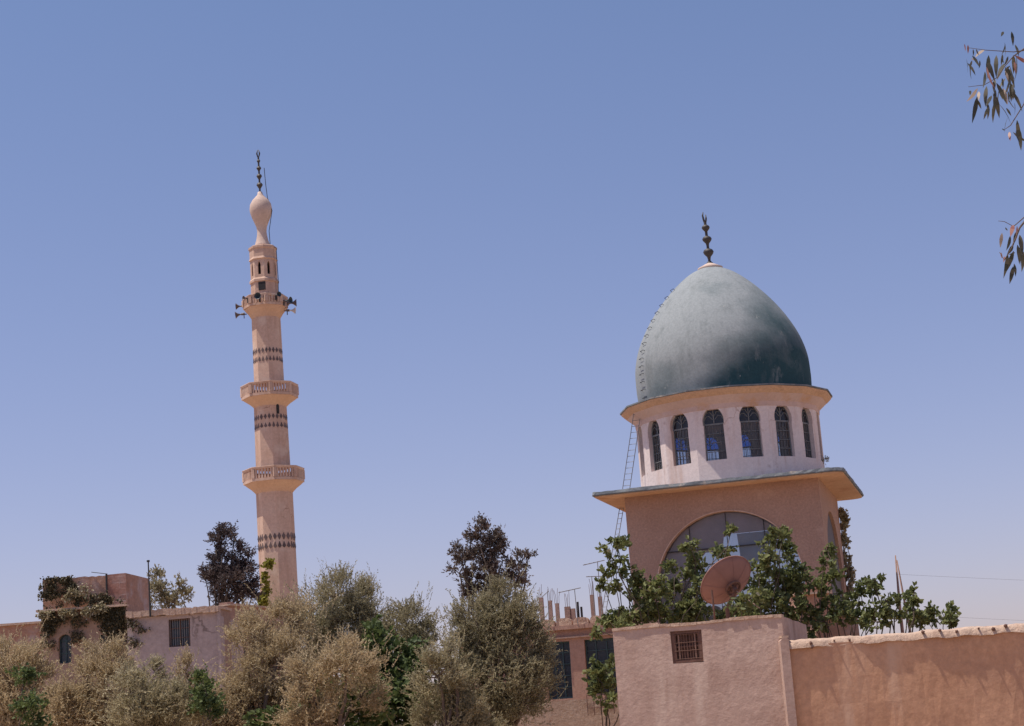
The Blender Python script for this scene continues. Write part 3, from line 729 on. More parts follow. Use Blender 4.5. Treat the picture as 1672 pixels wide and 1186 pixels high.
    for k in range(nW):
        a = AOFF+k*st; nn = Vector((math.cos(a), math.sin(a), 0))
        if first is None:
            y = 0.14
            f = MB()                                 # local: x across, y inward, z up
            cy = lambda x: x
            pts = keyhole(ww-0.004); n2 = len(pts); inn = [(x*0.90, wb+0.03+(z-wb)*0.965) for x, z in pts]
            f.add([(x, y, z) for x, z in pts]+[(x, y, z) for x, z in inn]+[(x, y+.04, z) for x, z in inn], [(i, (i+1) % n2, (i+1) % n2+n2, i+n2) for i in range(n2)]+[(i+n2, (i+1) % n2+n2, (i+1) % n2+2*n2, i+2*n2) for i in range(n2)])
            f.box((0, y+.02, ws+0.02), (ww*0.94, 0.05, 0.05))
            for q in range(3): f.box((0, y+.02, wb+(ws-wb)*(q+1)/4), (ww*0.92, 0.03, 0.018))
            for q in (-0.27, -0.09, 0.09, 0.27): f.box((ww*q, y+.021, (wb+ws)/2), (0.010, 0.03, ws-wb-0.05))
            f.box((0, y+.02, (ws+wtp)/2-0.03), (0.028, 0.035, wtp-ws-0.12))
            hz_ = wtp-ws
            for s_ in (-1, 1):                       # tracery: two small arches and a fork above
                f.tube([(s_*ww*.46, y+.02, ws+hz_*.28), (s_*ww*.36, y+.02, ws+hz_*.48), (s_*ww*.22, y+.02, ws+hz_*.50), (s_*ww*.05, y+.02, ws+hz_*.30)], 0.014, 5)
                f.tube([(0, y+.02, ws+hz_*.45), (s_*ww*.16, y+.02, ws+hz_*.72), (s_*ww*.30, y+.02, ws+hz_*.68)], 0.014, 5)
            fr_ = f.build('window', 'dimiron', th)
            low = [(-ww*.45, wb+.03), (ww*.45, wb+.03), (ww*.45, ws), (-ww*.45, ws)]
            MB().add([(x, y+.03, z) for x, z in low], [(0, 1, 2, 3)]).build('pane', 'clear', fr_)
            topl = [(x*0.93, z-0.01) for x, z in pts if z >= ws]; topl = sorted(topl, key=lambda p: math.atan2(p[1]-ws-0.1, p[0]))
            MB().add([(x, y+.03, z) for x, z in topl], [tuple(range(len(topl)))]).build('coloured_pane', 'blueglass', fr_)
            first = fr_; kids = list(fr_.children)
            o = fr_
        else:
            o = first.copy(); COL.objects.link(o); o.parent = th
            for c_ in kids:
                cc = c_.copy(); COL.objects.link(cc); cc.parent = o
        o.rotation_euler = (0, 0, a+R(90)); o.location = nn*ap
    # inner floor ring and inner black-out dome ceiling
    # eave: flared cornice, sixteen sides
    e1 = axz(1187, 667); RE = 171.5*mp
    ev = MB().lathe([(Rc-0.1, z1-0.20), (Rc+0.012, z1-0.20), (Rc+0.03, z1-0.05), (Rc*.4+RE/math.cos(st/2)*.6, z1*.4+e1*.6+0.01), (Rc*.4+RE/math.cos(st/2)*.6, e1+0.07), (Rc-0.1, e1+0.073)], 16, AOFF+st/2)
    ev.build('cornice', 'drumtop', th)
    Rm_ = Rc*.4+RE/math.cos(st/2)*.6
    MB().lathe([(Rm_-.03, z1*.4+e1*.6-0.005), (Rm_+.003, z1*.4+e1*.6), (RE/math.cos(st/2)*0.985, e1+0.02), (RE/math.cos(st/2)*0.99, e1+0.07), (Rm_-.03, e1+0.075)], 16, AOFF+st/2).build('cornice_lip', 'soffit', th)
    eb = MB().lathe([(RE/math.cos(st/2)*0.96, e1+0.078), (RE/math.cos(st/2)*1.0, e1+0.078), (RE/math.cos(st/2)*1.0, e1+0.125), (Rc*0.9, e1+0.16), (Rc*0.9, e1+0.1)], 16, AOFF+st/2, cap=False)
    eb.build('roof_edge', 'fascia', th)
    # dome: shell with the profile of the photograph
    zd = e1+0.13
    prof = [(2.80, 11.80), (2.835, 12.12), (2.845, 12.51), (2.815, 13.08), (2.655, 13.68), (2.38, 14.26), (2.04, 14.79), (1.655, 15.27), (1.235, 15.70), (0.78, 16.07), (0.38, 16.27), (0.10, 16.35)]
    full = [(prof[0][0]*0.998, zd-0.15)]+prof
    def lean(mb):                                    # the dome leans a degree to the left
        mb.v = [(v[0]-0.017*(v[2]-zd)*math.cos(YA), v[1]-0.017*(v[2]-zd)*math.sin(YA), v[2]) for v in mb.v]; return mb
    # fine interpolation
    fine = []
    for i in range(len(full)-1):
        for k in range(4):
            t = k/4; p = [full[max(0, i-1)], full[i], full[i+1], full[min(len(full)-1, i+2)]]
            f_ = lambda j: 0.5*((2*p[1][j])+(-p[0][j]+p[2][j])*t+(2*p[0][j]-5*p[1][j]+4*p[2][j]-p[3][j])*t*t+(-p[0][j]+3*p[1][j]-3*p[2][j]+p[3][j])*t**3)
            fine.append((f_(0), f_(1)))
    fine.append(full[-1])
    ztop = full[-1][1]
    dm = MB().lathe(fine, 96, 0, cap=False)
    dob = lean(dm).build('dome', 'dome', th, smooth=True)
    lean(MB().lathe([(r_*0.97, z) for r_, z in fine], 32, 0, cap=False)).build('dome_lining', 'inner', dob)
    # climbing irons up the left of the dome
    px_r = [(1048, 640), (1045, 622), (1043, 604), (1043, 586), (1046, 568), (1050, 551), (1056, 534), (1063, 518), (1071, 503), (1081, 489), (1093, 475), (1106, 463)]
    aR = math.atan2(-0.35, -1.0)+YA
    for i in range(15):
        z = zd+0.25+(ztop-zd-1.1)*i/14
        for j in range(len(fine)-1):
            if fine[j][1] <= z <= fine[j+1][1]:
                t = (z-fine[j][1])/(fine[j+1][1]-fine[j][1]); r_ = fine[j][0]*(1-t)+fine[j+1][0]*t; sl = Vector((fine[j+1][0]-fine[j][0], fine[j+1][1]-fine[j][1])).normalized(); break
        nn = Vector((math.cos(aR), math.sin(aR), 0)); tt = Vector((-nn.y, nn.x, 0)); no = nn*sl.y + Vector((0, 0, -sl.x))
        P = nn*(r_-0.02)+Vector((0, 0, z)); m_ = MB(); w_ = 0.12
        m_.tube([P-tt*w_, P-tt*w_+no*0.08, P+tt*w_+no*0.08, P+tt*w_], 0.009, 5); lean(m_).build('climbing_iron', 'iron', dob)
    # collar and finial
    col = MB().lathe([(0.40, ztop-0.10), (0.42, ztop-0.03), (0.24, ztop+0.06), (0.10, ztop+0.13)], 20); lean(col).build('finial_base', 'minaret_pale', th, smooth=True)
    fs = 148.2*mp/148.2; f = MB(); zz = ztop+0.1
    k_ = mp*1.13
    f.tube([(0, 0, zz-0.05), (0, 0, zz+ (432-366)*k_)], 0.045, 8)
    f.lathe([(0.16, zz-0.02), (0.06, zz+0.10)], 12)
    for dy, r_ in ((414-432, 8.0), (394-432, 7.2), (376-432, 6.2)):
        z = zz - dy*k_; r2 = r_*mp*1.12
        f.lathe([(0.04, z-r2*1.5), (r2*.35, z-r2*.85), (r2*.85, z-r2*.25), (r2, z+r2*.12), (r2*.8, z+r2*.5), (0.05, z+r2*.8)], 18)
    fo_ = lean(f).build('finial', 'bronze', th, smooth=True, autos=R(50))
    c = MB(); zc = zz+(432-367)*k_
    c.tube([(0, 0, zc-0.1), (-0.045, 0, zc+0.12), (-0.06, 0, zc+0.24), (-0.03, 0, zc+0.36)], [0.03, 0.035, 0.03, 0.012], 6)
    c.tube([(0, 0, zc-0.1), (0.045, 0, zc+0.12), (0.045, 0, zc+0.26)], [0.03, 0.035, 0.012], 6)
    lean(c).build('crescent', 'bronze', fo_, smooth=True)
    # low prayer hall joined to the tower
    return th, H, RD, zt, e1, RE
TH, TH_H, RD, ZT, E1, RE = domed_tower()

# ------------------------------------------------------------------ ladders left of the dome tower
def ladder(name, label, p0, p1, side, w, n):
    t = thing(name, label, 'ladder', p0, 0, 'iron ladders on the domed tower')
    a, b = Vector((0, 0, 0)), Vector(p1)-Vector(p0); side = Vector(side).normalized()
    for s in (-1, 1): MB().tube([a+side*s*w/2, b+side*s*w/2], 0.012, 6).build('rail', 'greyiron', t)
    for k in range(n):
        c = a+(b-a)*(k+0.5)/n; MB().tube([c-side*w/2, c+side*w/2], 0.008, 5).build('rung', 'greyiron', t)
cyl = TC.y
ladder('ladder', 'thin grey upper ladder leaning on the cornice of the white drum', at(1022.5, 798, cyl-0.2), at(1041, 672, cyl-1.0), TR, 0.24, 13)
ladder('ladder', 'long grey lower ladder rising beside the left corner of the brown tower', at(981, 1030, cyl+0.5), at(1015.5, 826, cyl+0.5), TR, 0.13, 24)

# ================================================================== SMALL MUD HUT, front right
def ragged(x0, x1, z, amp, step, rng):
    n = max(2, int(abs(x1-x0)/step)); out = []
    for i in range(n+1):
        out.append((x0+(x1-x0)*i/n, z+(rng.normal()*amp if 0 < i < n else 0)))
    return out
def hut():
    rng = random.Random(4)
    class _G:
        def normal(self): return rng.gauss(0, 1)
    G = _G()
    YH = 34.0
    pR = at(1276, 1006, YH); z = pR.z
    pL = at(1000, 1029, YH+0.95); w = (Vector((pL.x, pL.y, 0))-Vector((pR.x, pR.y, 0))).length
    rz = math.atan2(pR.y-pL.y, pR.x-pL.x)
    th = thing('mud_hut', 'small square mud plastered hut with one barred window, beside the orange wall', 'hut', (pL.x, pL.y, 0), rz)
    D = 3.2
    # window opening
    xd = Vector((math.cos(rz), math.sin(rz), 0)); nn = Vector((xd.y, -xd.x, 0)); P0 = Vector((pL.x, pL.y, 0))
    c = [local(th, at_plane(a, b, P0, nn)) for a, b in ((1099, 1084), (1149, 1081), (1145, 1028), (1094, 1031.5))]
    hole = [(p.x, p.z) for p in c]
    top = list(reversed(ragged(0, w, z, 0.008, 0.16, G)))
    top = [(x, zz+0.012*math.sin(x*3.1)) for x, zz in top]
    out = [(0, 0), (w, 0)]+top
    MB().panel(out, [hole], (0, 0, 0), (1, 0, 0), (0, 1, 0), (0, 0, 1), 0.28).build('wall', 'mud', th)
    zr = local(th, at(1312, 1021, YH+2.9)).z
    s = MB().panel([(0.282, 0), (D, 0), (D, z-0.05)]+[(0.282+(D-0.282)*(1-k/8), z-0.05+0.05*k/8+rng.gauss(0, .006)) for k in range(1, 9)], [], (w, 0, 0), (0, 1, 0), (-1, 0, 0), (0, 0, 1), 0.25); s.build('wall', 'mud', th)
    MB().panel([(0.282, 0), (D, 0), (D, z-0.05), (0.282, z)], [], (0.0, 0, 0), (0, 1, 0), (1, 0, 0), (0, 0, 1), 0.25).build('wall', 'mud', th)
    MB().panel([(0.252, 0), (w-0.252, 0), (w-0.252, z-0.06), (0.252, z-0.06)], [], (0, D, 0), (1, 0, 0), (0, -1, 0), (0, 0, 1), 0.25).build('wall', 'mud', th)
    MB().box((w/2, D/2, z-0.25), (w-0.52, D-0.6, 0.12)).build('roof', 'coping', th)
    # coping block on the roof edge at the left
    cb = local(th, at(1064, 1020, YH+0.9)); MB().box((cb.x, 0.16, z+0.035), (0.29, 0.2, 0.09)).build('coping_block', 'coping', th)
    # crumbling thin mortar cap
    cap = MB(); x = 0.0
    while x < w-0.05:
        l = rng.uniform(0.08, 0.3); l = min(l, w-x)
        cap.box((x+l/2, 0.13, z+0.012+0.012*math.sin(x*3.1)), (l*1.02, 0.31+rng.uniform(-.02, .02), 0.045+rng.uniform(0, .02)), rng.uniform(-.03, .03)); x += l
    cap.build('mortar_cap', 'coping', th)
    # window: frame, bars, pane
    x0, x1 = c[0].x, c[1].x; zb, ztp = c[0].z, c[3].z; cxw, czw = (x0+x1)/2, (zb+ztp)/2; W, Hh = x1-x0, ztp-zb
    f = MB(); y = 0.07
    for sx in (-1, 1): f.box((cxw+sx*(W/2-0.035), y, czw), (0.07, 0.08, Hh-0.004))
    for sz in (-1, 1): f.box((cxw, y, czw+sz*(Hh/2-0.03)), (W-0.142, 0.08, 0.055))
    f.box((cxw, y+.002, czw), (W*0.05, 0.05, Hh-0.12)); f.box((cxw, y+.004, czw), (W-0.15, 0.045, 0.03))
    fo = f.build('window', 'rust', th)
    b = MB()
    for k in range(9): xx = x0+0.08+(W-0.16)*k/8; b.tube([(xx, 0.035, zb+.01), (xx, 0.035, ztp-.01)], 0.007, 5)
    for k in range(4): b.tube([(x0+.02, 0.03, zb+Hh*(k+.5)/4), (x1-.02, 0.03, zb+Hh*(k+.5)/4)], 0.006, 5)
    b.build('window_bars', 'rust', fo)
    for sx in (-1, 1): MB().box((cxw+sx*W*0.27, y-.01, czw), (0.025, 0.05, Hh-0.13)).build('casement_stile', 'pinkwall', fo)
    MB().box((cxw, y+.06, czw), (W-.01, 0.02, Hh-.01)).build('pane', 'rust', fo)
    return th, w, z
_, _, HUTZ = hut()

# ================================================================== ORANGE WALL, right
def orange_wall():
    rng = random.Random(9); YW = 30.6
    pL = at(1287, 1045, 33.8); d_ = ray(1660, 1017.5); z = pL.z
    pR = Vector((0, 0, CZ))+d_*((z-CZ)/d_.z); x0 = pL.x; rzw = math.atan2(pR.y-pL.y, pR.x-pL.x)
    th = thing('garden_wall', 'long orange mud garden wall with a crumbling pale coping, lower right', 'wall', (pL.x, pL.y, 0), rzw)
    nw = Vector((math.sin(rzw), -math.cos(rzw), 0))
    w = Vector((pR.x-pL.x, pR.y-pL.y)).length+9; n = int(w/0.15)
    body = MB(); rows = [(0, 0), (0.6, 0), (1.2, 0), (1.8, 0), (2.3, 0), (z-0.12, 0)]
    for zz, _ in rows:
        for i in range(n+1):
            x = w*i/n; yy = 0.02*math.sin(x*1.7+zz)+0.015*math.sin(x*4.1+zz*2.3)+rng.gauss(0, 0.003)
            body.v.append((x, yy, zz))
    nr = len(rows)
    for j in range(nr-1):
        for i in range(n): a = j*(n+1)+i; body.f.append((a, a+1, a+n+2, a+n+1))
    o = len(body.v)
    for i in range(n+1): body.v.append((w*i/n, 0.34, z-0.12))
    for i in range(n): a = (nr-1)*(n+1)+i; body.f.append((a, a+1, o+i+1, o+i))
    o2 = len(body.v); body.v += [(0, 0.34, 0), (w, 0.34, 0)]; body.f.append((o, o+n, o2+1, o2))
    body.f.append((0, o2, o)+tuple(j*(n+1) for j in range(nr-1, 0, -1)))
    body.build('wall_face', 'orange', th)
    # coping: an uneven rounded cap of mud and stones
    cp = MB(); nx = int(w/0.07); nc = 9
    for i in range(nx+1):
        x = -0.02+w*i/nx; hgt = 0.13+0.008*math.sin(x*2.3)+0.008*math.sin(x*7.7)+rng.gauss(0, 0.004); wd = 0.215+0.016*math.sin(x*5)+rng.gauss(0, .006)
        for k in range(nc):
            a = math.pi*k/(nc-1); cp.v.append((x, 0.17-math.cos(a)*wd, z-0.14+rng.gauss(0, .005)+hgt*math.sin(a)**0.55 - (0.03 if k in (0,) else 0)*(1+0.4*math.sin(x*9))))
    for i in range(nx):
        for k in range(nc-1): a = i*nc+k; cp.f.append((a, a+nc, a+nc+1, a+1))
    cp.build('coping', 'coping', th, smooth=True)
    # dark knobs: stub ends of the old reed beams under the coping
    for px, py, r_ in ((1324, 1046, 4.5), (1326, 1053, 3.5), (1362, 1042, 2.5), (1387, 1041, 3), (1507, 1028, 5), (1535, 1025, 4), (1562, 1027, 4), (1622, 1023, 5.5), (1642, 1018, 5), (1598, 1022, 2.5)):
        P = local(th, at_plane(px, py+4, th.location+nw*0.05, nw)); s = r_*mpp(YW)*0.72
        k = MB().lathe([(s*.7, -0.10), (s, -0.03), (s*0.9, 0.02), (s*.5, 0.035)], 9)
        Mx = Matrix.Rotation(R(90), 3, 'X') @ Matrix.Rotation(rng.random(), 3, 'Z')
        k.v = [tuple(Mx @ Vector((v[0]*rng.uniform(.6, 1.25), v[1]*rng.uniform(.6, 1.25), v[2]))+P) for v in k.v]
        k.build('beam_end', 'rust', th, smooth=True)
orange_wall()

# grey buttress between hut and wall
def junction():
    P = at(1289, 1060, 33.75)
    t = thing('wall_pier', 'pale plaster pier filling the gap between mud hut and orange wall', 'pier', (P.x-0.0, 33.7, 0))
    z = at(1285, 1043, 33.75).z
    m = MB(); pr = [(-0.16, 0), (0.0, 0), (0.0, z-0.02), (-0.03, z+0.02), (-0.10, z+0.03), (-0.16, z-0.04)]
    m.panel(pr, [], (0, 0.03, 0), (1, 0, 0), (0, 1, 0), (0, 0, 1), 1.9); m.build('pier_body', 'mud', t)
    MB().box((-0.07, 0.3, z+0.04), (0.13, 0.5, 0.04), 0.05).build('pier_cap', 'coping', t)
junction()

# ================================================================== SATELLITE DISH
def dish():
    YD = 36.0
    C = at(1190, 953, YD)
    base = Vector((at(1188, 1000, YD).x, YD, HUTZ-0.19))
    t = thing('satellite_dish', 'large rust pink satellite dish seen from behind, standing on the mud hut roof', 'satellite dish', base)
    rad = 47*mpp(YD)
    # disc axis (dish looks up-left and away from us)
    v = (C-Vector((0, 0, CZ))).normalized()
    side = (cri*0.73+cup*0.68).normalized()          # long axis of the ellipse in the picture
    perp = (cri*0.68-cup*0.73).normalized()
    ca = 0.70; ax = (-(v)*ca + perp*math.sqrt(1-ca*ca)).normalized()   # back of the dish points to us and down right
    e1_ = side; e2 = ax.cross(e1_).normalized()
    cL = C-base
    depth = 0.2*rad*2
    m = MB(); nr, na = 9, 48; dthick = 0.02
    for s in (0, 1):
        for i in range(nr+1):
            r_ = rad*i/nr; h = -depth*(i/nr)**2 + depth*0.5
            for k in range(na):
                a = 2*math.pi*k/na; m.v.append(tuple(cL + (e1_*math.cos(a)+e2*math.sin(a))*max(r_, 0.01) + ax*(h - s*dthick)))
    for s in (0, 1):
        o = s*(nr+1)*na
        for i in range(nr):
            for k in range(na): m.f.append((o+i*na+k, o+i*na+(k+1) % na, o+(i+1)*na+(k+1) % na, o+(i+1)*na+k))
    o = (nr+1)*na
    for k in range(na): m.f.append((nr*na+k, nr*na+(k+1) % na, o+nr*na+(k+1) % na, o+nr*na+k))
    m.build('reflector', 'dishmat', t, smooth=True, autos=R(60))
    rb = MB()
    for k in range(8):
        a = 2*math.pi*k/8; dr = e1_*math.cos(a)+e2*math.sin(a)
        rb.tube([cL + dr*rad*q + ax*(-depth*q*q+depth*0.5+0.008) for q in (0.27, 0.5, 0.75, 0.99)], 0.0035, 4)
    rb.tube([cL + (e1_*math.cos(2*math.pi*k/48)+e2*math.sin(2*math.pi*k/48))*rad + ax*(-depth*0.5) for k in range(49)], 0.012, 5)
    rb.build('ribs', 'dishmat', t)
    hub = cL + ax*(depth*0.5)
    f = MB()
    # mounting ring and cross frame on the back
    ringr = rad*0.27; pts = [hub+ax*0.05+(e1_*math.cos(2*math.pi*k/24)+e2*math.sin(2*math.pi*k/24))*ringr for k in range(25)]
    f.tube(pts, 0.026, 6)
    for s in (e1_, e2): f.tube([hub+ax*.05-s*ringr, hub+ax*.05+s*ringr], 0.018, 6)
    f.tube([hub, hub+ax*0.16], 0.06, 10)
    f.build('mount_ring', 'rust', t)
    s = MB(); tip = local(t, at(1240, 993, YD-0.6)); s.tube([hub+ax*0.1, tip], 0.011, 6); s.build('strut', 'concrete', t)
    p = MB(); p.tube([(0, 0, 0), (0, 0, cL.z-0.45)], 0.045, 10); p.tube([(0, 0, cL.z-0.5), hub+ax*0.14], 0.04, 8)
    p.build('pole', 'rust', t)
    q = MB(); a, b = local(t, at(1162, 964, YD-.5)), local(t, at(1166, 998, YD-.5)); q.tube([a, b, (b[0]+.02, b[1]+.3, 0)], 0.02, 6); q.build('stay_rod', 'rust', t)
dish()

# ================================================================== HALL with column stubs, middle
def wall_thing(name, label, cat, px0, py0, px1, py1, Y0, Y1=None):
    Y1 = Y1 or Y0
    a, b = at(px0, py0, Y0), at(px1, py1, Y1); rz = math.atan2(b.y-a.y, b.x-a.x)
    th = thing(name, label, cat, (a.x, a.y, 0), rz); w = Vector((b.x-a.x, b.y-a.y)).length
    nn = Vector((math.sin(rz), -math.cos(rz), 0)); P0 = Vector((a.x, a.y, 0))
    L = lambda px, py, off=0.0: local(th, at_plane(px, py, P0+nn*off, nn))
    return th, w, (a.z+b.z)/2, L
def quad_hole(L, pts): return [(p.x, p.z) for p in (L(*q) for q in pts)]
def ladderframe(th, hole, y, nv, nh, mat, pane, name='window', bars=True, fr=0.06):
    x0 = min(p[0] for p in hole); x1 = max(p[0] for p in hole); z0 = min(p[1] for p in hole); z1 = max(p[1] for p in hole)
    W, Hh = x1-x0, z1-z0; cx, cz = (x0+x1)/2, (z0+z1)/2; f = MB()
    for s in (-1, 1):
        f.box((cx+s*(W/2-fr/2), y, cz), (fr, 0.06, Hh)); f.box((cx, y, cz+s*(Hh/2-fr/2)), (W-2*fr, 0.06, fr))
    for k in range(1, nv): f.box((x0+W*k/nv, y+.001, cz), (0.035, 0.045, Hh-2*fr))
    for k in range(1, nh): f.box((cx, y+.002, z0+Hh*k/nh), (W-2*fr, 0.04, 0.03))
    fo = f.build(name, mat, th)
    MB().box((cx, y+.04, cz), (W, 0.015, Hh)).build('pane', pane, fo)
    return fo
def hall():
    rng = random.Random(2)
    th, w, z, L = wall_thing('flat_roofed_hall', 'pink brown flat roofed hall with two tall dark windows and column stubs on its roof', 'building', 862, 1017, 1050, 1001.5, 62.0, 61.2)
    h1 = quad_hole(L, [(896, 1143), (935.5, 1140), (929.5, 1047), (893, 1049)]); h2 = quad_hole(L, [(960, 1137), (1012, 1133), (1006, 1041), (953.5, 1045)])
    MB().panel([(-2.5, 0), (w+3, 0), (w+3, z-0.1), (-2.5, z-0.1)], [h1, h2], (0, 0, 0), (1, 0, 0), (0, 1, 0), (0, 0, 1), 0.3).build('wall', 'pinkwall', th)
    MB().box((w/2+.25, 5.302, (z-0.35)/2), (w+5.5, 10, z-0.35)).build('body', 'pinkwall', th)
    for h in (h1, h2): ladderframe(th, h, 0.2, 3, 5, 'tealpaint', 'glassdark')
    MB().box((w/2+.25, -0.06, z-0.62), (w+5.5, 0.1, 0.05)).build('string_course', 'coping', th)
    MB().box((w/2+.25, 0.02, z-0.28), (w+5.52, 0.42, 0.14)).build('roof_ledge', 'pinkwall', th)
    # scalloped parapet: rounded blocks with gaps
    x = -2.4; k = 0
    while x < w+2.8:
        l = 0.52+rng.uniform(-.04, .04); m = MB(); nn_ = 8; hgt = 0.26
        out = [(x, z-0.208), (x+l, z-0.208)]+[(x+l/2+math.cos(math.pi*q/nn_)*l/2*0.97, z-0.1+math.sin(math.pi*q/nn_)**0.6*0.14+rng.gauss(0, .008)) for q in range(nn_+1)]
        m.panel(out, [], (0, -0.14, 0), (1, 0, 0), (0, 1, 0), (0, 0, 1), 0.36); m.build('parapet_block', 'coping', th); x += l+0.05; k += 1
    # column stubs with reinforcing bars
    for px, ptop, pbot, hw, bars in ((884, 976, 1006, 3.3, (0,)), (898.5, 981, 1006, 3.0, (1.6, -1)), (910, 985.5, 1004, 3.0, (1.5, -1.5)), (967, 971.5, 1000, 3.2, (1.2, -1.2)), (980, 974.5, 1000, 3.2, (0.9, -1.4)), (927, 991, 1001, 4.5, (1.5, -1)), (936, 994, 1001, 3.5, ())):
        a = L(px+0.6, pbot, -1.2); b = L(px-.6, ptop, -1.2); s = hw*mpp(62)*2
        o = MB().box((b.x, 1.2, (b.z+z-0.36)/2), (s, s, b.z-z+0.36)).build('column_stub', 'concrete', th)
        rb = MB()
        for q in bars:
            for q2 in (-1, 1):
                hh = rng.uniform(0.35, 0.62); rb.tube([(b.x+q*0.03*2*0.5+q2*0.02, 1.2+q2*0.05, b.z-0.05), (b.x+q*0.04+q2*.02, 1.2+q2*0.05, b.z+hh*0.6), (b.x+q*0.05+q2*0.02+rng.gauss(0, .02), 1.2, b.z+hh)], 0.008, 4)
        if bars: rb.build('rebar', 'rust', o)
    # vent pipes
    for px, ptop in ((943, 983), (949, 991)):
        b = L(px, ptop, -1.4); MB().tube([(b.x, 1.4, z-0.36), (b.x, 1.4, b.z)], 0.04, 8).build('vent_pipe', 'iron', th)
hall()
def antenna(label, base, mastpx, boom, Y, nel=5, elh=0.25, vertical=True):
    b = at(base[0], base[1], Y); t = thing('television_antenna', label, 'antenna', b, 0, 'television antennas on the hall roof')
    tp = at(mastpx[0], mastpx[1], Y)-b; m = MB(); m.tube([(0, 0, -0.6), tp], 0.013, 6); m.build('mast', 'greyiron', t)
    p0, p1 = at(boom[0], boom[1], Y)-b, at(boom[2], boom[3], Y+0.3)-b
    bm = MB(); bm.tube([p0, p1], 0.014, 6); bo = bm.build('boom', 'greyiron', t); e = MB()
    for k in range(nel):
        c = p0+(p1-p0)*(k+.5)/nel; d = Vector((0.12, 1, 0.02)).normalized()*elh*(1-0.4*k/nel); e.tube([c-d, c+d], 0.006, 4)
    e.build('elements', 'greyiron', t)
antenna('highest antenna on a thin mast, left of the brown tower', (982, 992), (975.5, 917.5), (952, 923, 987, 915), 61)
antenna('lower wide antenna with its boom just above the right column stubs', (970, 985), (966, 941), (957, 942, 1003, 940.5), 61.4)
antenna('slanting antenna above the middle of the hall parapet', (942, 995), (938, 962), (912, 968, 948, 960), 61.2, 7, 0.2)
antenna('small tilted antenna over the leftmost column stub', (895, 1000), (894, 966), (885, 975, 896, 965), 61.6, 3, 0.15)

# low yard wall in front of the hall, with a little railing
def yard_wall():
    th, w, z, L = wall_thing('yard_wall', 'low pale yard wall running below the tall hall windows', 'wall', 770, 1156, 1004, 1137.5, 50.0)
    rng = random.Random(3); out = [(0, 0), (w+.3, 0)]
    n = 26; out += [((w+.3)*(1-k/n), z+rng.gauss(0, .008)) for k in range(n+1)]
    MB().panel(out, [], (0, 0, 0), (1, 0, 0), (0, 1, 0), (0, 0, 1), 0.3).build('wall_face', 'coping', th)
    r = MB(); xa, xb = L(958, 1140).x, L(1001, 1140).x
    for k in range(5):
        x = xa+(xb-xa)*k/4; r.tube([(x, -0.1, z-0.45), (x, -0.1, z+0.10)], 0.012, 5)
    r.tube([(xa, -.1, z+.10), (xb, -.1, z+.10)], 0.014, 5); r.tube([(xa, -.1, z-.25), (xb, -.1, z-.25)], 0.012, 5)
    r.build('railing', 'rust', th)
yard_wall()

# ================================================================== red low buildings behind the fig trees, right
def annex():
    th, w, z, L = wall_thing('red_annex', 'low red annex wall seen between the fig trees right of the dish', 'building', 1296, 955, 1352, 950, 49.5)
    MB().panel([(0, 0), (w, 0), (w, z), (0, z)], [], (0, 0, 0), (1, 0, 0), (0, 1, 0), (0, 0, 1), 1.2).build('wall', 'redstone', th)
    MB().box((w/2, 0.3, z-0.28), (w+0.08, 0.9, 0.06)).build('ledge', 'coping', th)
    th, w, z, L = wall_thing('brick_shed', 'low red brown shed just behind the orange wall', 'shed', 1330, 1012, 1400, 1005, 42.0)
    MB().panel([(0, 0), (w, 0), (w, z), (0, z)], [], (0, 0, 0), (1, 0, 0), (0, 1, 0), (0, 0, 1), 2.0).build('wall', 'redstone', th)
    MB().box((w/2, 0.9, z+0.022), (w+0.1, 1.95, 0.04)).build('roof', 'rust', th)
annex()

# ================================================================== IVY HOUSE, left
def ivy_leaves(name, label, L, th, areas, mat, seed, off=-0.06, n_per=950, sz=(0.045, 0.09), parent=True, thick=0.04, ztop=99):
    rng = np.random.default_rng(seed); B = []
    for (px, py, rx, ry, k) in areas:
        c = L(px, py, 0.0); s = mpp(58)
        m = int(n_per*k*rx*ry/400); nc = max(3, int(rx*ry/18)); cc = rng.normal(size=(nc, 2))*0.5
        id_ = rng.integers(0, nc, m); p = np.clip(cc[id_], -.9, .9)*np.array([rx, ry])*s + rng.normal(size=(m, 2))*0.07; p[:, 0] = np.clip(p[:, 0], -0.06-c.x-rng.random(m)*.05, 99); p[:, 1] = np.minimum(p[:, 1], ztop-c.z+rng.random(m)*.06)
        B.append(np.stack([c.x+p[:, 0], off-np.abs(rng.normal(size=m))*thick, c.z+p[:, 1]], 1))
    B = np.concatenate(B); m = len(B); d = rng.normal(size=(m, 3))*0.5+np.array([0, -0.35, -0.5])
    Ln = rng.uniform(sz[0], sz[1], m); V, F, k = leaf_geo(B, d, Ln, Ln*0.8, rng, True)
    return np_mesh(name, V, F, mat, None, np.repeat(rng.random(m), k))
def place_like(o, th): o.location = th.location; o.rotation_euler = th.rotation_euler
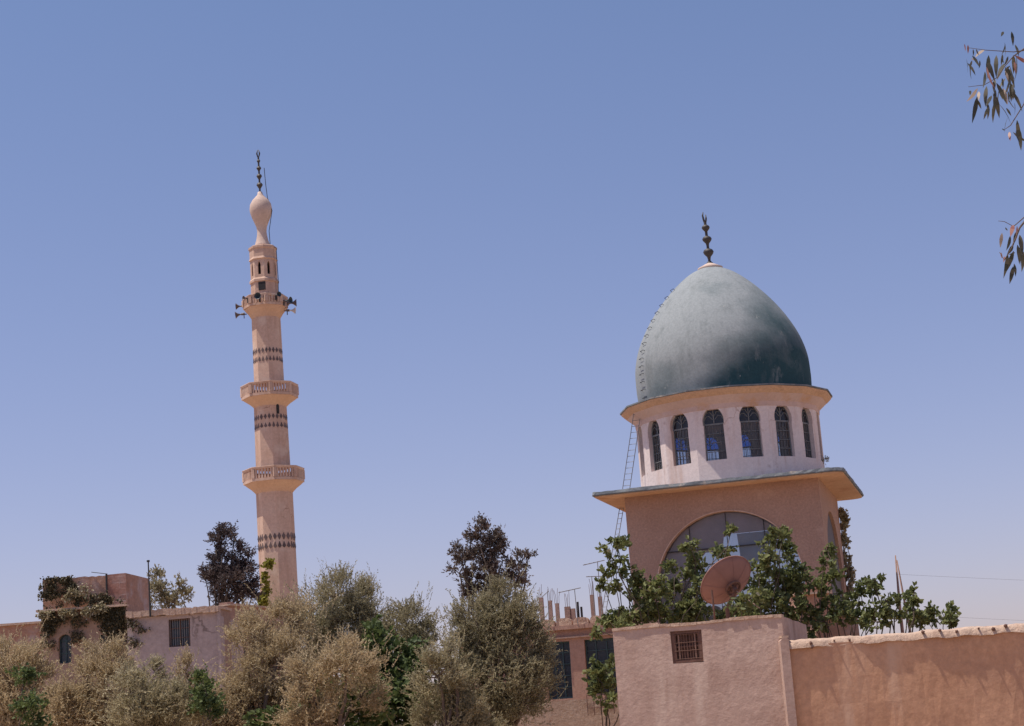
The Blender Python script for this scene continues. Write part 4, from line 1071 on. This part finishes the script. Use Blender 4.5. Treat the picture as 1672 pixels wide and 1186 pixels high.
def houses():
    rng = random.Random(6); Y = 58.0
    # ivy house: lower storey wall and set upper block
    th, w, z, L = wall_thing('ivy_house', 'old red brown two storey house hung with ivy, with a small arched window', 'house', 68, 947, 204, 936.5, Y, Y)
    zl = L(140, 995).z; xr = L(206, 1000).x; xl = 0
    c = L(106, 1060); 
    a0, a1 = L(96, 1084), L(117, 1083); zt_ = L(105, 1036).z; wv = a1.x-a0.x; cxx = (a0.x+a1.x)/2
    arc = [(x+cxx, zz) for x, zz in arch_pts(wv, a0.z, zt_-wv*0.5, wv*0.5, 8)]
    h2 = quad_hole(L, [(163, 1050), (173, 1049), (171, 1036), (162, 1037)])
    MB().panel([(0, 0), (xr, 0), (xr, zl), (0, zl)], [arc, h2], (0, 0, 0), (1, 0, 0), (0, 1, 0), (0, 0, 1), 0.35).build('lower_wall', 'oldwall', th)
    MB().box((xr/2, 3.36, zl/2-0.01), (xr, 6.0, zl-0.02)).build('body', 'oldwall', th)
    # arched window
    f = MB(); y = 0.18
    aw = arch_pts(wv-.01, a0.z+.005, zt_-wv*0.5, wv*0.5-.01, 8); n_ = len(aw)
    inn = [(x*0.86, a0.z+.05+(zz-a0.z)*0.93) for x, zz in aw]
    f.add([(x+cxx, y, zz) for x, zz in aw]+[(x+cxx, y, zz) for x, zz in inn]+[(x+cxx, y+.05, zz) for x, zz in inn], [(i, (i+1) % n_, (i+1) % n_+n_, i+n_) for i in range(n_)]+[(i+n_, (i+1) % n_+n_, (i+1) % n_+2*n_, i+2*n_) for i in range(n_)])
    f.box((cxx, y+.02, (a0.z+zt_)/2), (0.03, 0.04, zt_-a0.z-0.1)); f.box((cxx, y+.022, zt_-wv*.5), (wv-.04, 0.04, 0.03)); f.box((cxx, y+.022, a0.z+(zt_-a0.z)*.35), (wv-.04, 0.04, 0.03))
    fo = f.build('window', 'tealpaint', th)
    MB().add([(x+cxx, y+.04, zz) for x, zz in aw], [tuple(range(n_))]).build('pane', 'glassdark', fo)
    ladderframe(th, h2, 0.18, 2, 1, 'tealpaint', 'bluegreyboard', fr=0.03)
    # upper storey, front in ragged rubble, right end turned away
    xu = L(204, 940).x; side = at(243, 939, Y+2.2)-th.location; side = local(th, th.location+side)
    n = 18; top = [(xu*(1-k/n), z+rng.gauss(0, .012)-(0.03 if k > n*0.7 else 0)) for k in range(n+1)]
    xm = L(172, 940).x
    MB().panel([(0, zl), (xm, zl), (xm, z), *[(xm*(1-k/n), z+rng.gauss(0, .012)) for k in range(1, n+1)]], [], (0, 0.12, 0), (1, 0, 0), (0, 1, 0), (0, 0, 1), 0.3).build('upper_wall', 'redstone', th)
    MB().panel([(xm+.002, zl), (xu, zl), (xu, z+.03), (xm+.002, z+.015)], [], (0, 0.09, 0), (1, 0, 0), (0, 1, 0), (0, 0, 1), 0.33).build('upper_wall', 'block', th)
    d = Vector((side.x-xu, side.y-0.09, 0)); dl = d.length; d.normalize()
    MB().panel([(0.002, zl-.3), (dl, zl-.3), (dl, z), (0.002, z+.03)], [], (xu, 0.09, 0), d, Vector((-d.y, d.x, 0)), (0, 0, 1), 0.3).build('upper_side_wall', 'redstone', th)
    MB().panel([(0, zl), (xu-.8, zl), (xu-.8, z-.05), (0, z-.05)], [], (0, 5, 0), (1, 0, 0), (0, -1, 0), (0, 0, 1), 0.3).build('upper_wall', 'redstone', th)
    MB().box((xr/2-.04, -0.06, zl+0.03), (xr+.2, 0.34, 0.07)).build('ledge', 'coping', th)
    m = MB(); dp = L(174, 936).x; m.tube([(dp, -0.03, zl+.06), (dp, -0.03, z+.04)], 0.035, 8); m.build('drainpipe', 'iron', th)
    rod = MB(); a = L(148, 934); b = L(173, 937); rod.tube([(a.x, 0.1, a.z), (b.x, 0.05, b.z)], 0.012, 5); rod.build('roof_rod', 'iron', th)
    ivy = ivy_leaves('ivy', '', L, th, [(84, 968, 16, 22, 1.1), (96, 950, 22, 10, .9), (112, 960, 12, 14, .7), (122, 975, 14, 22, 1.1), (140, 985, 16, 12, .6), (85, 1008, 14, 14, 1.2), (80, 1035, 10, 28, .9), (160, 978, 16, 12, .7), (178, 985, 12, 18, .7), (170, 1010, 18, 16, 1.2), (188, 1015, 16, 26, 1.3), (180, 1045, 12, 22, .9), (125, 1015, 16, 10, .5), (100, 1012, 12, 8, .6), (200, 1000, 10, 20, .7), (205, 1040, 8, 18, .4), (128, 1042, 10, 18, .5)], 'ivy', 3, ztop=z)
    place_like(ivy, th); tag(ivy, 'dark ivy hanging over the red walls of the old two storey house', 'ivy')
    iv2 = ivy_leaves('ivy', '', L, th, [(90, 1003, 22, 2.0, 3.5), (130, 999, 22, 2.0, 3.5), (165, 995, 22, 2.0, 3.5), (120, 972, 10, 7, 1.0), (135, 962, 10, 7, .6)], 'yellowivy', 4, off=-0.24, sz=(.05, .09), thick=.04)
    iv2.data.materials[0] = MT['olive']
    place_like(iv2, th); tag(iv2, 'pale dry creeper lying along the ledge of the ivy house', 'creeper')
    # thin mast standing on the corner
    b = at(245, 992, Y-0.5); t = thing('roof_mast', 'thin dark mast standing at the right corner of the ivy house', 'mast', b)
    tp = at(242, 917, Y-0.5)-b; MB().tube([(0, 0, -0.3), tp], [0.035, 0.022], 6).build('pole', 'iron', t); MB().lathe([(0.05, tp.z-.02), (0.05, tp.z+.04)], 8, c=(tp.x, 0, 0)).build('tip', 'iron', t)
    # grey wing
    th, w, z, L = wall_thing('grey_house', 'grey mauve flat roofed house with one double barred window, right of the ivy house', 'house', 207, 999.5, 357, 989.5, Y-0.3, Y-0.3)
    h = quad_hole(L, [(276, 1057), (311, 1055), (310, 1009), (275, 1012)])
    MB().panel([(0.003, 0), (w, 0), (w, z-0.2), (0.003, z-0.2)], [h], (0, 0, 0), (1, 0, 0), (0, 1, 0), (0, 0, 1), 0.3).build('wall', 'greywall', th)
    MB().box((w/2, 2.5, (z-.3)/2), (w-.02, 4.3, z-.3)).build('body', 'greywall', th)
    cp = MB(); n = 30
    for k in range(n):
        x = w*(k+.5)/n; cp.box((x, 0.10, z-0.10+rng.gauss(0, .008)), (w/n*1.0, 0.5+rng.uniform(-.03, .03), 0.2+rng.uniform(-.02, .02)))
    cp.build('coping', 'coping', th)
    fo = ladderframe(th, h, 0.16, 2, 3, 'rust', 'glassdark'); x0, x1 = h[0][0], h[1][0]; z0, z1 = h[0][1], h[2][1]; b = MB()
    for k in range(9): xx = x0+.05+(x1-x0-.1)*k/8; b.tube([(xx, .09, z0+.01), (xx, .09, z1-.01)], .009, 5)
    b.build('window_bars', 'greyiron', fo)
    s2 = MB(); p = L(331, 1000); s2.box((w+0.003-.02, -0.02, (z-.2)/2), (0.1, 0.06, z-.22)); s2.build('drainpipe', 'greywall', th)
    iv = ivy_leaves('ivy', '', L, th, [(222, 1020, 12, 10, .35), (232, 1030, 8, 6, .5), (216, 1045, 8, 16, .35)], 'ivy', 9)
    place_like(iv, th); tag(iv, 'sparse ivy sprig on the grey house wall left of its window', 'ivy')
    # receding grey side part and the pink house beyond
    th, w, z, L = wall_thing('dark_house_end', 'darker brown house end between the grey house and the minaret', 'house', 357.6, 996, 376, 996.5, Y+0.1, Y+1.5)
    MB().panel([(0, 0), (w, 0), (w, z), (0, z)], [], (0, 0, 0), (1, 0, 0), (0, 1, 0), (0, 0, 1), 0.4).build('wall', 'oldwall', th)  # darker brown wall than the grey house beside it
    MB().box((w/2, .2, z+.05), (w+.05, .5, .09)).build('coping', 'coping', th)
    th, w, z, L = wall_thing('pink_house', 'pink plaster house with a jagged roof corner at the foot of the minaret', 'house', 371, 985, 470, 994.5, 66, 70)
    h = quad_hole(L, [(390, 1017), (399, 1017), (398, 1003), (389, 1003)])
    out = [(0, 0), (w, 0), (w, z+.0), (w*.5, z+.02), (0.45, z+.04), (0.38, z+.10), (0.0, z+.07)]
    MB().panel(out, [h], (0, 0, 0), (1, 0, 0), (0, 1, 0), (0, 0, 1), 0.35).build('wall', 'pinkwall', th)
    MB().box((w/2, 1.9, z/2-.2), (w-.05, 3.0, z-.4)).build('body', 'pinkwall', th)
    ladderframe(th, h, 0.2, 2, 1, 'rust', 'glassdark', fr=.03)
    MB().box((w/2, .1, z-.04), (w+.1, .5, .05)).build('roof_edge', 'coping', th)
    # far left low house
    th, w, z, L = wall_thing('low_red_house', 'low plain red house at the far left edge beside the ivy house', 'house', -30, 1022, 68, 1014.5, Y+.25, Y+.25)
    MB().panel([(0, 0), (w-.005, 0), (w-.005, z-.07), (0, z-.07)], [], (0, 0, 0), (1, 0, 0), (0, 1, 0), (0, 0, 1), 4).build('wall', 'redstone', th)
    MB().box((w/2-.01, 2, z-.032), (w, 4.2, .07)).build('roof_edge', 'coping', th)
houses()

# ================================================================== TIMBER POLE, right, with wires
def pole():
    Y = 60.0; b = at(1472, 1040, Y); b.z = 0
    t = thing('utility_pole', 'brown timber utility pole propped by a second pole, right of the domed tower', 'utility pole', b)
    L = lambda px, py, dy=0: at(px, py, Y+dy)-b
    top = L(1462, 907)
    MB().tube([(L(1470, 1000).x, 0, 0), L(1470, 1000), top], [0.075, 0.055, 0.02], 9).build('pole', 'pole', t, smooth=True)
    MB().tube([(L(1481, 1000).x+.4, .2, 0), L(1480, 1000, .2), L(1464.5, 915, .1)], [0.055, 0.04, 0.02], 8).build('prop', 'pole', t, smooth=True)
    for i, (p0, p1, lab) in enumerate((((1466, 938), (1700, 944), 'upper faint wire crossing the sky right of the timber pole'), ((1468, 1003), (1700, 1010), 'lower faint wire crossing the sky right of the timber pole'))):
        a, c = at(p0[0], p0[1], Y), at(p1[0], p1[1], Y+4); c = a+(c-a)*3
        w = MB(); w.tube([a+(c-a)*k/12+Vector((0, 0, -0.12*math.sin(math.pi*k/12))) for k in range(13)], 0.0035, 4)
        tag(w.build('wire', 'greyiron'), lab, 'wire', 'overhead wires')
pole()

# ================================================================== TREES
G_OL = 'olive trees in front of the houses'
OL = dict(shoots=True, depth=0.8, dens=7.5, spray=(0.12, 0.30), nleaf=10, leaf=(0.045, 0.085), lw=0.34, spread=0.6, clump=0.24, inner=0.62, clumps=34)
tree('olive_tree', 'tan olive tree cut by the left edge of the picture', 'olive tree', [(25, 1085, 38, 40), (10, 1140, 45, 50), (55, 1130, 28, 45), (45, 1180, 50, 40), (30, 1195, 70, 18), (-20, 1100, 30, 45)], 42, 'olive2', 20, G_OL, seed=21, **OL)
tree('olive_tree', 'pale olive tree in front of the arched window of the ivy house', 'olive tree', [(144, 1076, 12, 24), (108, 1136, 26, 24), (170, 1106, 32, 34), (95, 1165, 40, 34), (150, 1165, 44, 36), (130, 1192, 60, 18), (192, 1078, 22, 24)], 41, 'olive2', 130, G_OL, seed=22, **OL)
tree('olive_tree', 'greyish olive tree below the barred window of the grey house', 'olive tree', [(232, 1106, 28, 26), (212, 1140, 36, 32), (264, 1138, 30, 28), (230, 1175, 48, 34), (285, 1165, 34, 34), (240, 1192, 60, 18)], 40, 'olive', 235, G_OL, seed=23, **OL)
tree('olive_tree', 'small tan olive bush beside the dark cypress shrub', 'olive tree', [(302, 1094, 12, 16), (318, 1128, 18, 22), (300, 1150, 26, 30), (345, 1165, 30, 30), (320, 1185, 50, 22), (370, 1185, 30, 22)], 43, 'olive2', 310, G_OL, seed=24, **OL)
tree('olive_tree', 'broad olive tree hiding the foot of the pink minaret', 'olive tree', [(402, 1046, 24, 32), (430, 1030, 34, 36), (408, 1100, 34, 36), (455, 1080, 42, 44), (388, 1150, 34, 38), (430, 1150, 46, 40), (480, 1015, 30, 32), (475, 1150, 38, 40), (420, 1188, 60, 22), (350, 1170, 20, 24)], 44, 'olive2', 430, G_OL, seed=25, **OL)
tree('olive_tree', 'tallest olive tree, wispy crown right of the minaret', 'olive tree', [(545, 975, 26, 34), (520, 1000, 32, 36), (560, 1015, 36, 36), (597, 990, 15, 34), (605, 1030, 18, 34), (500, 1060, 36, 40), (545, 1075, 44, 42), (595, 1080, 28, 38)], 47, 'olivedk', 545, G_OL, seed=26, **{**OL, 'spray': (0.22, 0.5)})
tree('olive_tree', 'brownish olive tree low in front of the tallest olive', 'olive tree', [(520, 1095, 38, 34), (570, 1085, 40, 36), (510, 1150, 34, 34), (590, 1140, 34, 36), (500, 1185, 44, 18)], 41, 'olive2', 545, G_OL, seed=27, **OL)
tree('olive_tree', 'rounded olive tree rising over the dark green fig bush', 'olive tree', [(665, 1020, 32, 28), (650, 1045, 30, 26), (688, 1045, 22, 26), (668, 1080, 34, 36)], 46, 'olivedk', 665, G_OL, seed=28, **OL)
tree('olive_tree', 'narrow pointed olive bush between the round and the large olive', 'olive tree', [(726, 1068, 22, 26), (715, 1105, 34, 34), (750, 1110, 26, 34), (720, 1155, 38, 38), (765, 1160, 30, 34), (730, 1190, 50, 20), (790, 1188, 30, 18)], 42, 'olive', 728, G_OL, seed=29, **OL)
tree('olive_tree', 'large dense olive tree left of the hall windows', 'olive tree', [(815, 988, 28, 32), (778, 1010, 30, 34), (845, 1015, 30, 34), (805, 1045, 50, 42), (860, 1060, 36, 42), (770, 1070, 34, 44), (820, 1110, 60, 46), (875, 1105, 24, 40), (800, 1160, 50, 34), (850, 1150, 36, 26)], 44, 'olivedk', 815, G_OL, seed=30, **OL)
BR = dict(depth=0.7, dens=0.55, spray=(0.1, 0.28), nleaf=6, leaf=(0.09, 0.16), lw=0.8, broad=True, spread=0.9, upw=0.3)
tree('fig_bush', 'dark green broad leaved bush below the rounded olive tree', 'bush', [(655, 1075, 34, 34), (640, 1115, 36, 40), (672, 1125, 34, 44), (650, 1165, 48, 34), (615, 1060, 12, 40), (700, 1160, 26, 30), (610, 1140, 30, 26), (600, 1170, 40, 24)], 44.0, 'green', 655, seed=41, tr=0.04, bark='darkbark', **{**BR, 'dens': 1.7})
tree('fig_bush', 'low dark green bush in shade under the brownish olive tree', 'bush', [(570, 1165, 46, 30), (520, 1172, 44, 26), (460, 1180, 40, 20), (605, 1170, 30, 26), (545, 1135, 30, 22)], 42.2, 'green', 540, seed=42, tr=0.04, bark='darkbark', **{**BR, 'dens': 1.5})
tree('cypress_shrub', 'dark pointed shrub between two tan olive bushes at the left', 'shrub', [(330, 1115, 9, 22), (338, 1140, 13, 26), (342, 1170, 15, 28)], 39, 'green', 338, seed=43, tr=0.03, bark='darkbark', **{**BR, 'leaf': (.05, .09), 'dens': 3.2})
tree('cypress_shrub', 'dark narrow shrub inside the leftmost olive tree', 'shrub', [(36, 1115, 9, 26), (46, 1150, 12, 28), (55, 1175, 14, 20)], 38.6, 'green', 45, seed=44, tr=0.03, bark='darkbark', **{**BR, 'leaf': (.05, .09), 'dens': 3.2})
tree('broadleaf_shrub', 'light green leafy shrub in front of the right hall window', 'shrub', [(982, 1088, 14, 10), (975, 1105, 12, 10), (994, 1125, 9, 9), (990, 1100, 10, 12), (985, 1128, 14, 10), (975, 1122, 9, 9), (990, 1145, 14, 10)], 48.5, 'fig', 985, seed=45, tr=0.03, bark='darkbark', **{**BR, 'dens': 1.0})
DK = dict(depth=0.8, spray=(0.1, 0.3), nleaf=8, leaf=(0.07, 0.13), lw=0.5, spread=0.7, upw=0.5, clump=0.26, inner=0.25, clumps=40)
tree('pine_tree', 'dark ragged pine tree just left of the minaret', 'tree', [(372, 868, 18, 12), (352, 884, 11, 12), (358, 903, 14, 14), (384, 884, 7, 7), (392, 907, 16, 17), (372, 925, 22, 16), (340, 940, 17, 11), (352, 950, 18, 16), (355, 920, 12, 12), (402, 930, 14, 16), (380, 948, 34, 18), (372, 972, 28, 18), (398, 965, 20, 18), (416, 952, 8, 7)], 80, 'darktree', 380, seed=51, dens=2.8, tr=0.18, bark='darkbark', limbk=0.35, **DK)
tree('casuarina_tree', 'tall dark red brown tree standing behind the large olive', 'tree', [(785, 866, 13, 18), (770, 880, 10, 14), (752, 900, 15, 15), (758, 912, 16, 12), (815, 878, 9, 16), (797, 890, 20, 20), (780, 905, 18, 16), (810, 905, 14, 14), (790, 930, 26, 16), (742, 928, 8, 5), (760, 945, 12, 14), (768, 965, 12, 14), (848, 918, 17, 13), (862, 908, 8, 8), (838, 935, 18, 14), (852, 952, 14, 7), (800, 950, 24, 14), (780, 975, 22, 20), (812, 965, 16, 18)], 76, 'brownleaf', 795, seed=52, dens=2.4, tr=0.18, bark='darkbark', limbk=0.35, **DK)
tree('leafy_tree', 'small olive green tree with two heads rising behind the grey house', 'tree', [(256, 945, 12, 12), (262, 962, 18, 18), (250, 975, 12, 18), (275, 975, 16, 16), (293, 958, 10, 12), (297, 974, 13, 14), (285, 985, 16, 14)], 74, 'olivedk', 270, seed=53, dens=1.3, tr=0.2, **{**DK, 'leaf': (.08, .14)})
tree('bare_shrub', 'thin bare twigs above the left end of the hall parapet', 'shrub', [(872, 1003, 5, 7), (865, 1008, 6, 4), (858, 1006, 5, 6)], 70, 'brownleaf', 868, seed=54, dens=0.25, **DK)
FG = dict(depth=0.9, dens=1.6, spray=(0.05, 0.16), nleaf=6, leaf=(0.075, 0.14), lw=0.6, droop=0.2, bark='darkbark', broad=True, spread=1.0, upw=0.25, inner=0.2, clump=0.36, limbk=0.28)
GF = 'fig trees between the mud hut and the domed tower'
tree('fig_tree', 'sprawling fig tree left of the satellite dish', 'fig tree', [(1004, 884, 8, 5), (1012, 890, 8, 5), (990, 898, 6, 5), (1014, 914, 6, 6), (996, 932, 8, 6), (1012, 938, 7, 6), (985, 953, 6, 5), (1008, 958, 12, 8), (1040, 930, 9, 12), (1050, 950, 12, 12), (1035, 975, 18, 14), (1070, 985, 26, 20), (1105, 965, 20, 16), (1100, 930, 10, 8), (1125, 892, 10, 10), (1137, 905, 12, 12), (1142, 930, 16, 16), (1152, 950, 12, 14), (1168, 895, 9, 8), (1184, 902, 10, 7), (1195, 868, 5, 4), (1110, 1000, 34, 16), (1050, 1005, 30, 16), (1012, 1000, 22, 12), (1150, 1000, 22, 16), (995, 1015, 18, 8), (971, 1030, 6, 7), (1130, 975, 16, 16), (1030, 1015, 26, 10), (1085, 1008, 30, 12), (1135, 1012, 26, 8), (1075, 955, 10, 10), (1125, 950, 14, 14), (1058, 965, 14, 12)], 39.6, 'fig', 1085, GF, seed=61, tr=0.05, **FG)
tree('fig_tree', 'fig tree in front of the right half of the big arch', 'fig tree', [(1266, 866, 7, 6), (1280, 872, 8, 6), (1262, 885, 12, 12), (1285, 902, 16, 14), (1262, 910, 16, 14), (1298, 925, 14, 16), (1240, 925, 12, 14), (1272, 945, 24, 20), (1235, 955, 18, 18), (1300, 960, 18, 18), (1250, 985, 30, 18), (1210, 1000, 28, 12), (1285, 990, 24, 16), (1232, 1000, 24, 12), (1315, 948, 10, 10), (1190, 1006, 20, 8), (1225, 978, 12, 10, -4.3), (1205, 990, 12, 7, -4.3), (1255, 1000, 26, 12), (1275, 965, 22, 18), (1288, 1010, 14, 10)], 39.6, 'fig', 1262, GF, seed=62, tr=0.05, **FG)
tree('fig_tree', 'fig tree at the right corner of the brown tower', 'fig tree', [(1353, 905, 7, 12), (1348, 925, 7, 10), (1362, 945, 10, 14), (1340, 950, 12, 8), (1332, 962, 14, 8), (1355, 975, 20, 12), (1322, 1005, 22, 18), (1345, 1015, 20, 14), (1370, 1000, 16, 14), (1392, 985, 18, 14), (1404, 968, 12, 10), (1412, 952, 10, 8), (1425, 962, 10, 8), (1400, 1008, 22, 14), (1430, 1000, 20, 14), (1310, 1020, 10, 12), (1325, 1030, 6, 10)], 39.6, 'fig', 1365, GF, seed=63, tr=0.05, **FG)
tree('fig_tree', 'small fig tree around the base of the timber pole', 'fig tree', [(1450, 985, 12, 14), (1470, 975, 9, 9), (1490, 972, 8, 8), (1492, 985, 9, 6), (1455, 1008, 20, 10), (1480, 1005, 18, 12), (1500, 1012, 16, 8), (1428, 950, 8, 6), (1432, 1016, 16, 8)], 39.5, 'fig', 1465, GF, seed=64, tr=0.07, **FG)
tree('fig_bush', 'small green bush alone above the orange wall, right of the timber pole', 'bush', [(1526, 1003, 9, 9), (1540, 1010, 10, 7), (1551, 999, 6, 8), (1556, 1012, 8, 6), (1515, 1014, 12, 6)], 39.5, 'fig', 1538, None, seed=65, tr=0.05, **FG)
# climber on the right flank of the tower
tree('climber', 'climbing plant clinging to the right side of the brown tower', 'climber', [(1373, 838, 3, 8), (1377, 850, 4.5, 8), (1379, 864, 5.5, 9), (1377, 880, 4, 8), (1380, 886, 3.5, 4), (1383, 915, 4.5, 8), (1387, 928, 6, 10), (1388, 945, 6, 12), (1390, 965, 7, 14)], 59.5, 'olivedk', 1386, None, seed=66, tr=0.04, depth=0.5, dens=1.3, spray=(0.08, 0.2), nleaf=7, leaf=(0.08, 0.14), lw=0.8, broad=True, spread=0.9, parts=('foliage', 'stem'))
tree('roof_weed', 'little weed growing on the roof slab at the right foot of the drum', 'plant', [(1346.5, 754, 2.6, 3.0), (1349, 751, 1.6, 1.6)], 57.0, 'olivedk', 1346, None, seed=67, tr=0.01, ground=ZT-0.02, depth=0.8, dens=3, spray=(0.05, 0.12), nleaf=5, leaf=(0.04, 0.07), lw=0.6, parts=('foliage', 'stem'))

# ================================================================== EUCALYPTUS, near, right edge
def eucalyptus():
    Y = 7.0; base = Vector((4.3, 7.6, 0)); rng = np.random.default_rng(77)
    t = thing('eucalyptus_tree', 'eucalyptus tree whose hanging leafy twigs enter at the upper right edge', 'eucalyptus tree', base)
    A = [(440,300,432,530,0),(515,300,515,520,0),(575,290,560,400,0),(630,310,590,400,0),(590,380,520,540,0),(500,530,490,660,0),(650,400,590,450,0),(420,600,410,800,0),(470,690,415,800,0),(430,760,430,920,0),(330,700,280,960,0),(330,730,370,820,0),(500,660,490,860,0),(510,690,545,910,0),(570,520,580,620,0),(580,620,625,780,2),(625,640,635,760,0),(610,810,660,890,0),(600,450,630,560,2),(400,245,310,320,2),(240,200,240,285,1),(290,240,290,310,0),(280,350,255,430,0),(355,350,345,430,0),(270,330,330,360,2),(335,620,225,750,2),(262,640,260,690,0),(345,650,345,740,2),(662,70,676,210,0),(583,70,560,120,0),(640,1040,650,1130,1),(570,1010,600,1030,0),(690,360,705,500,1),(560,640,575,730,0),(560,330,590,380,0),(320,240,345,300,0),(205,190,215,260,1),(480,560,500,640,0),(610,450,600,500,0)]
    B = [(520,390,490,530,0),(490,530,420,640,0),(430,620,385,890,0),(460,430,415,590,0),(405,340,430,375,0),(510,610,440,635,0),(360,610,372,675,1),(400,650,385,720,1),(500,730,515,870,0),(490,760,450,950,0),(370,400,350,560,2),(560,420,590,640,0),(600,600,580,820,0)]
    segs = [(1540+a/5.93, 40+b/5.93, 1540+c/5.93, 40+d/5.93, k) for a, b, c, d, k in A]+[(1580+a/6.587, 320+b/6.587, 1580+c/6.587, 320+d/6.587, k) for a, b, c, d, k in B]
    V = {0: [], 1: [], 2: []}
    def blade(p, q, w, k):
        d = q-p; L = d.length; s = d.cross(Vector(rng.normal(size=3))).normalized(); nn = d.cross(s).normalized(); V[k].append((p, d, s, nn, w))
    for a, b, c, d, k in segs:
        dy = rng.uniform(-.12, .12); p = at(a, b, Y+dy)-base; q = at(c, d, Y+dy+rng.uniform(-.03, .03))-base
        s = cri*rng.uniform(.7, 1)+fw*rng.uniform(-.6, .6); dd = q-p; s = (s-dd*s.dot(dd)/dd.length_squared).normalized()
        V[k].append((p, dd, s, dd.cross(s).normalized(), min(0.019, dd.length*.24)))
    for cxp, cyp, sx, sy, kn in ((1648, 110, 14, 34, 16), (1628, 150, 20, 22, 12), (1600, 105, 16, 16, 6), (1655, 400, 9, 26, 9), (1660, 200, 9, 26, 6)):
        for _ in range(kn):
            p = at(cxp+rng.normal()*sx*.7, cyp+rng.normal()*sy*.7, Y+rng.uniform(-.2, .2))-base; L_ = rng.uniform(.05, .11)
            dd = (Vector((0, 0, -1))+Vector(rng.normal(size=3))*.28).normalized()*L_; sv = dd.cross(Vector(rng.normal(size=3))).normalized()
            V[0 if rng.random() < .94 else 1].append((p, dd, sv, dd.cross(sv).normalized(), min(.018, L_*.22)))
    # the rest of the tree, outside the picture
    tw = MB()
    def P(px, py, dy=0): return at(px, py, Y+dy)-base
    tw.tube([(0.0, 0, 4.2), P(1760, 20), P(1690, 80), P(1655, 85), P(1609, 82), P(1580, 78)], [0.03, .008, .0035, .002, .0015, .001], 5)
    tw.tube([P(1760, 20), P(1700, 60), P(1655, 92), P(1641, 108), P(1628, 127), P(1607, 139), P(1581, 142)], [.008, .004, .0025, .002, .0018, .0015, .001], 5)
    tw.tube([P(1700, 60), P(1672, 170), P(1650, 205), P(1640, 212)], [.004, .0025, .002, .001], 5)
    tw.tube([(0.05, 0, 3.6), P(1760, 300), P(1690, 340), P(1655, 370), P(1640, 362), P(1630, 361)], [.02, .006, .003, .002, .0015, .001], 5)
    tw.tube([P(1690, 340), P(1665, 372), P(1652, 405), P(1640, 425), P(1632, 412)], [.006, .004, .003, .002, .0015], 5)
    tw.build('twigs', 'bark', t, smooth=True)
    tr = MB(); limb(tr, (0, 0, -.1), (0.1, 0, 4.0), .2, .13, rng, .02); limb(tr, (0.1, 0, 4.0), (0.0, 0.1, 6.4), .13, .06, rng, .03); limb(tr, (0.1, 0, 3.4), (1.3, .4, 5.2), .09, .03, rng, .05); limb(tr, (0.05, 0, 3.5), (-.5, -.1, 4.3), .06, .03, rng, .05)
    tr.build('trunk', 'bark', t, smooth=True)
    for cx_, cy_, cz_, r_ in ((0.3, .2, 6.0, .9), (1.3, .4, 5.3, .8), (.4, .8, 4.6, .6)):
        for _ in range(420):
            d = Vector(rng.normal(size=3)).normalized()*r_*rng.uniform(.4, 1); p = Vector((cx_, cy_, cz_))+d
            q = Vector((rng.normal()*.03, rng.normal()*.03, -.10-.05*rng.random())); s = q.cross(Vector(rng.normal(size=3))).normalized(); V[0].append((p, q, s, q.cross(s).normalized(), .017))
    for k, (nm, mt) in {0: ('leaves', 'euc'), 1: ('young_leaves', 'eucred'), 2: ('pale_leaves', 'euc')}.items():
        vs = []; fs = []; tone = []
        for p, d, s, nn, w in V[k]:
            o = len(vs); c = 0.06*d.length
            prof = ((0, .1), (.18, .75), (.42, 1), (.7, .7), (1, .02))
            for tt, ww in prof:
                ctr = p+d*tt+nn*c*math.sin(math.pi*tt); vs += [ctr-s*w*ww*.5, ctr+s*w*ww*.5]
            for i in range(4): fs.append((o+2*i, o+2*i+1, o+2*i+3, o+2*i+2)); tone.append(rng.uniform(.0, .85) if k != 2 else rng.uniform(.95, 1))
        np_mesh(nm, np.array([tuple(v) for v in vs]), np.array(fs), mt, t, np.array(tone))
eucalyptus()
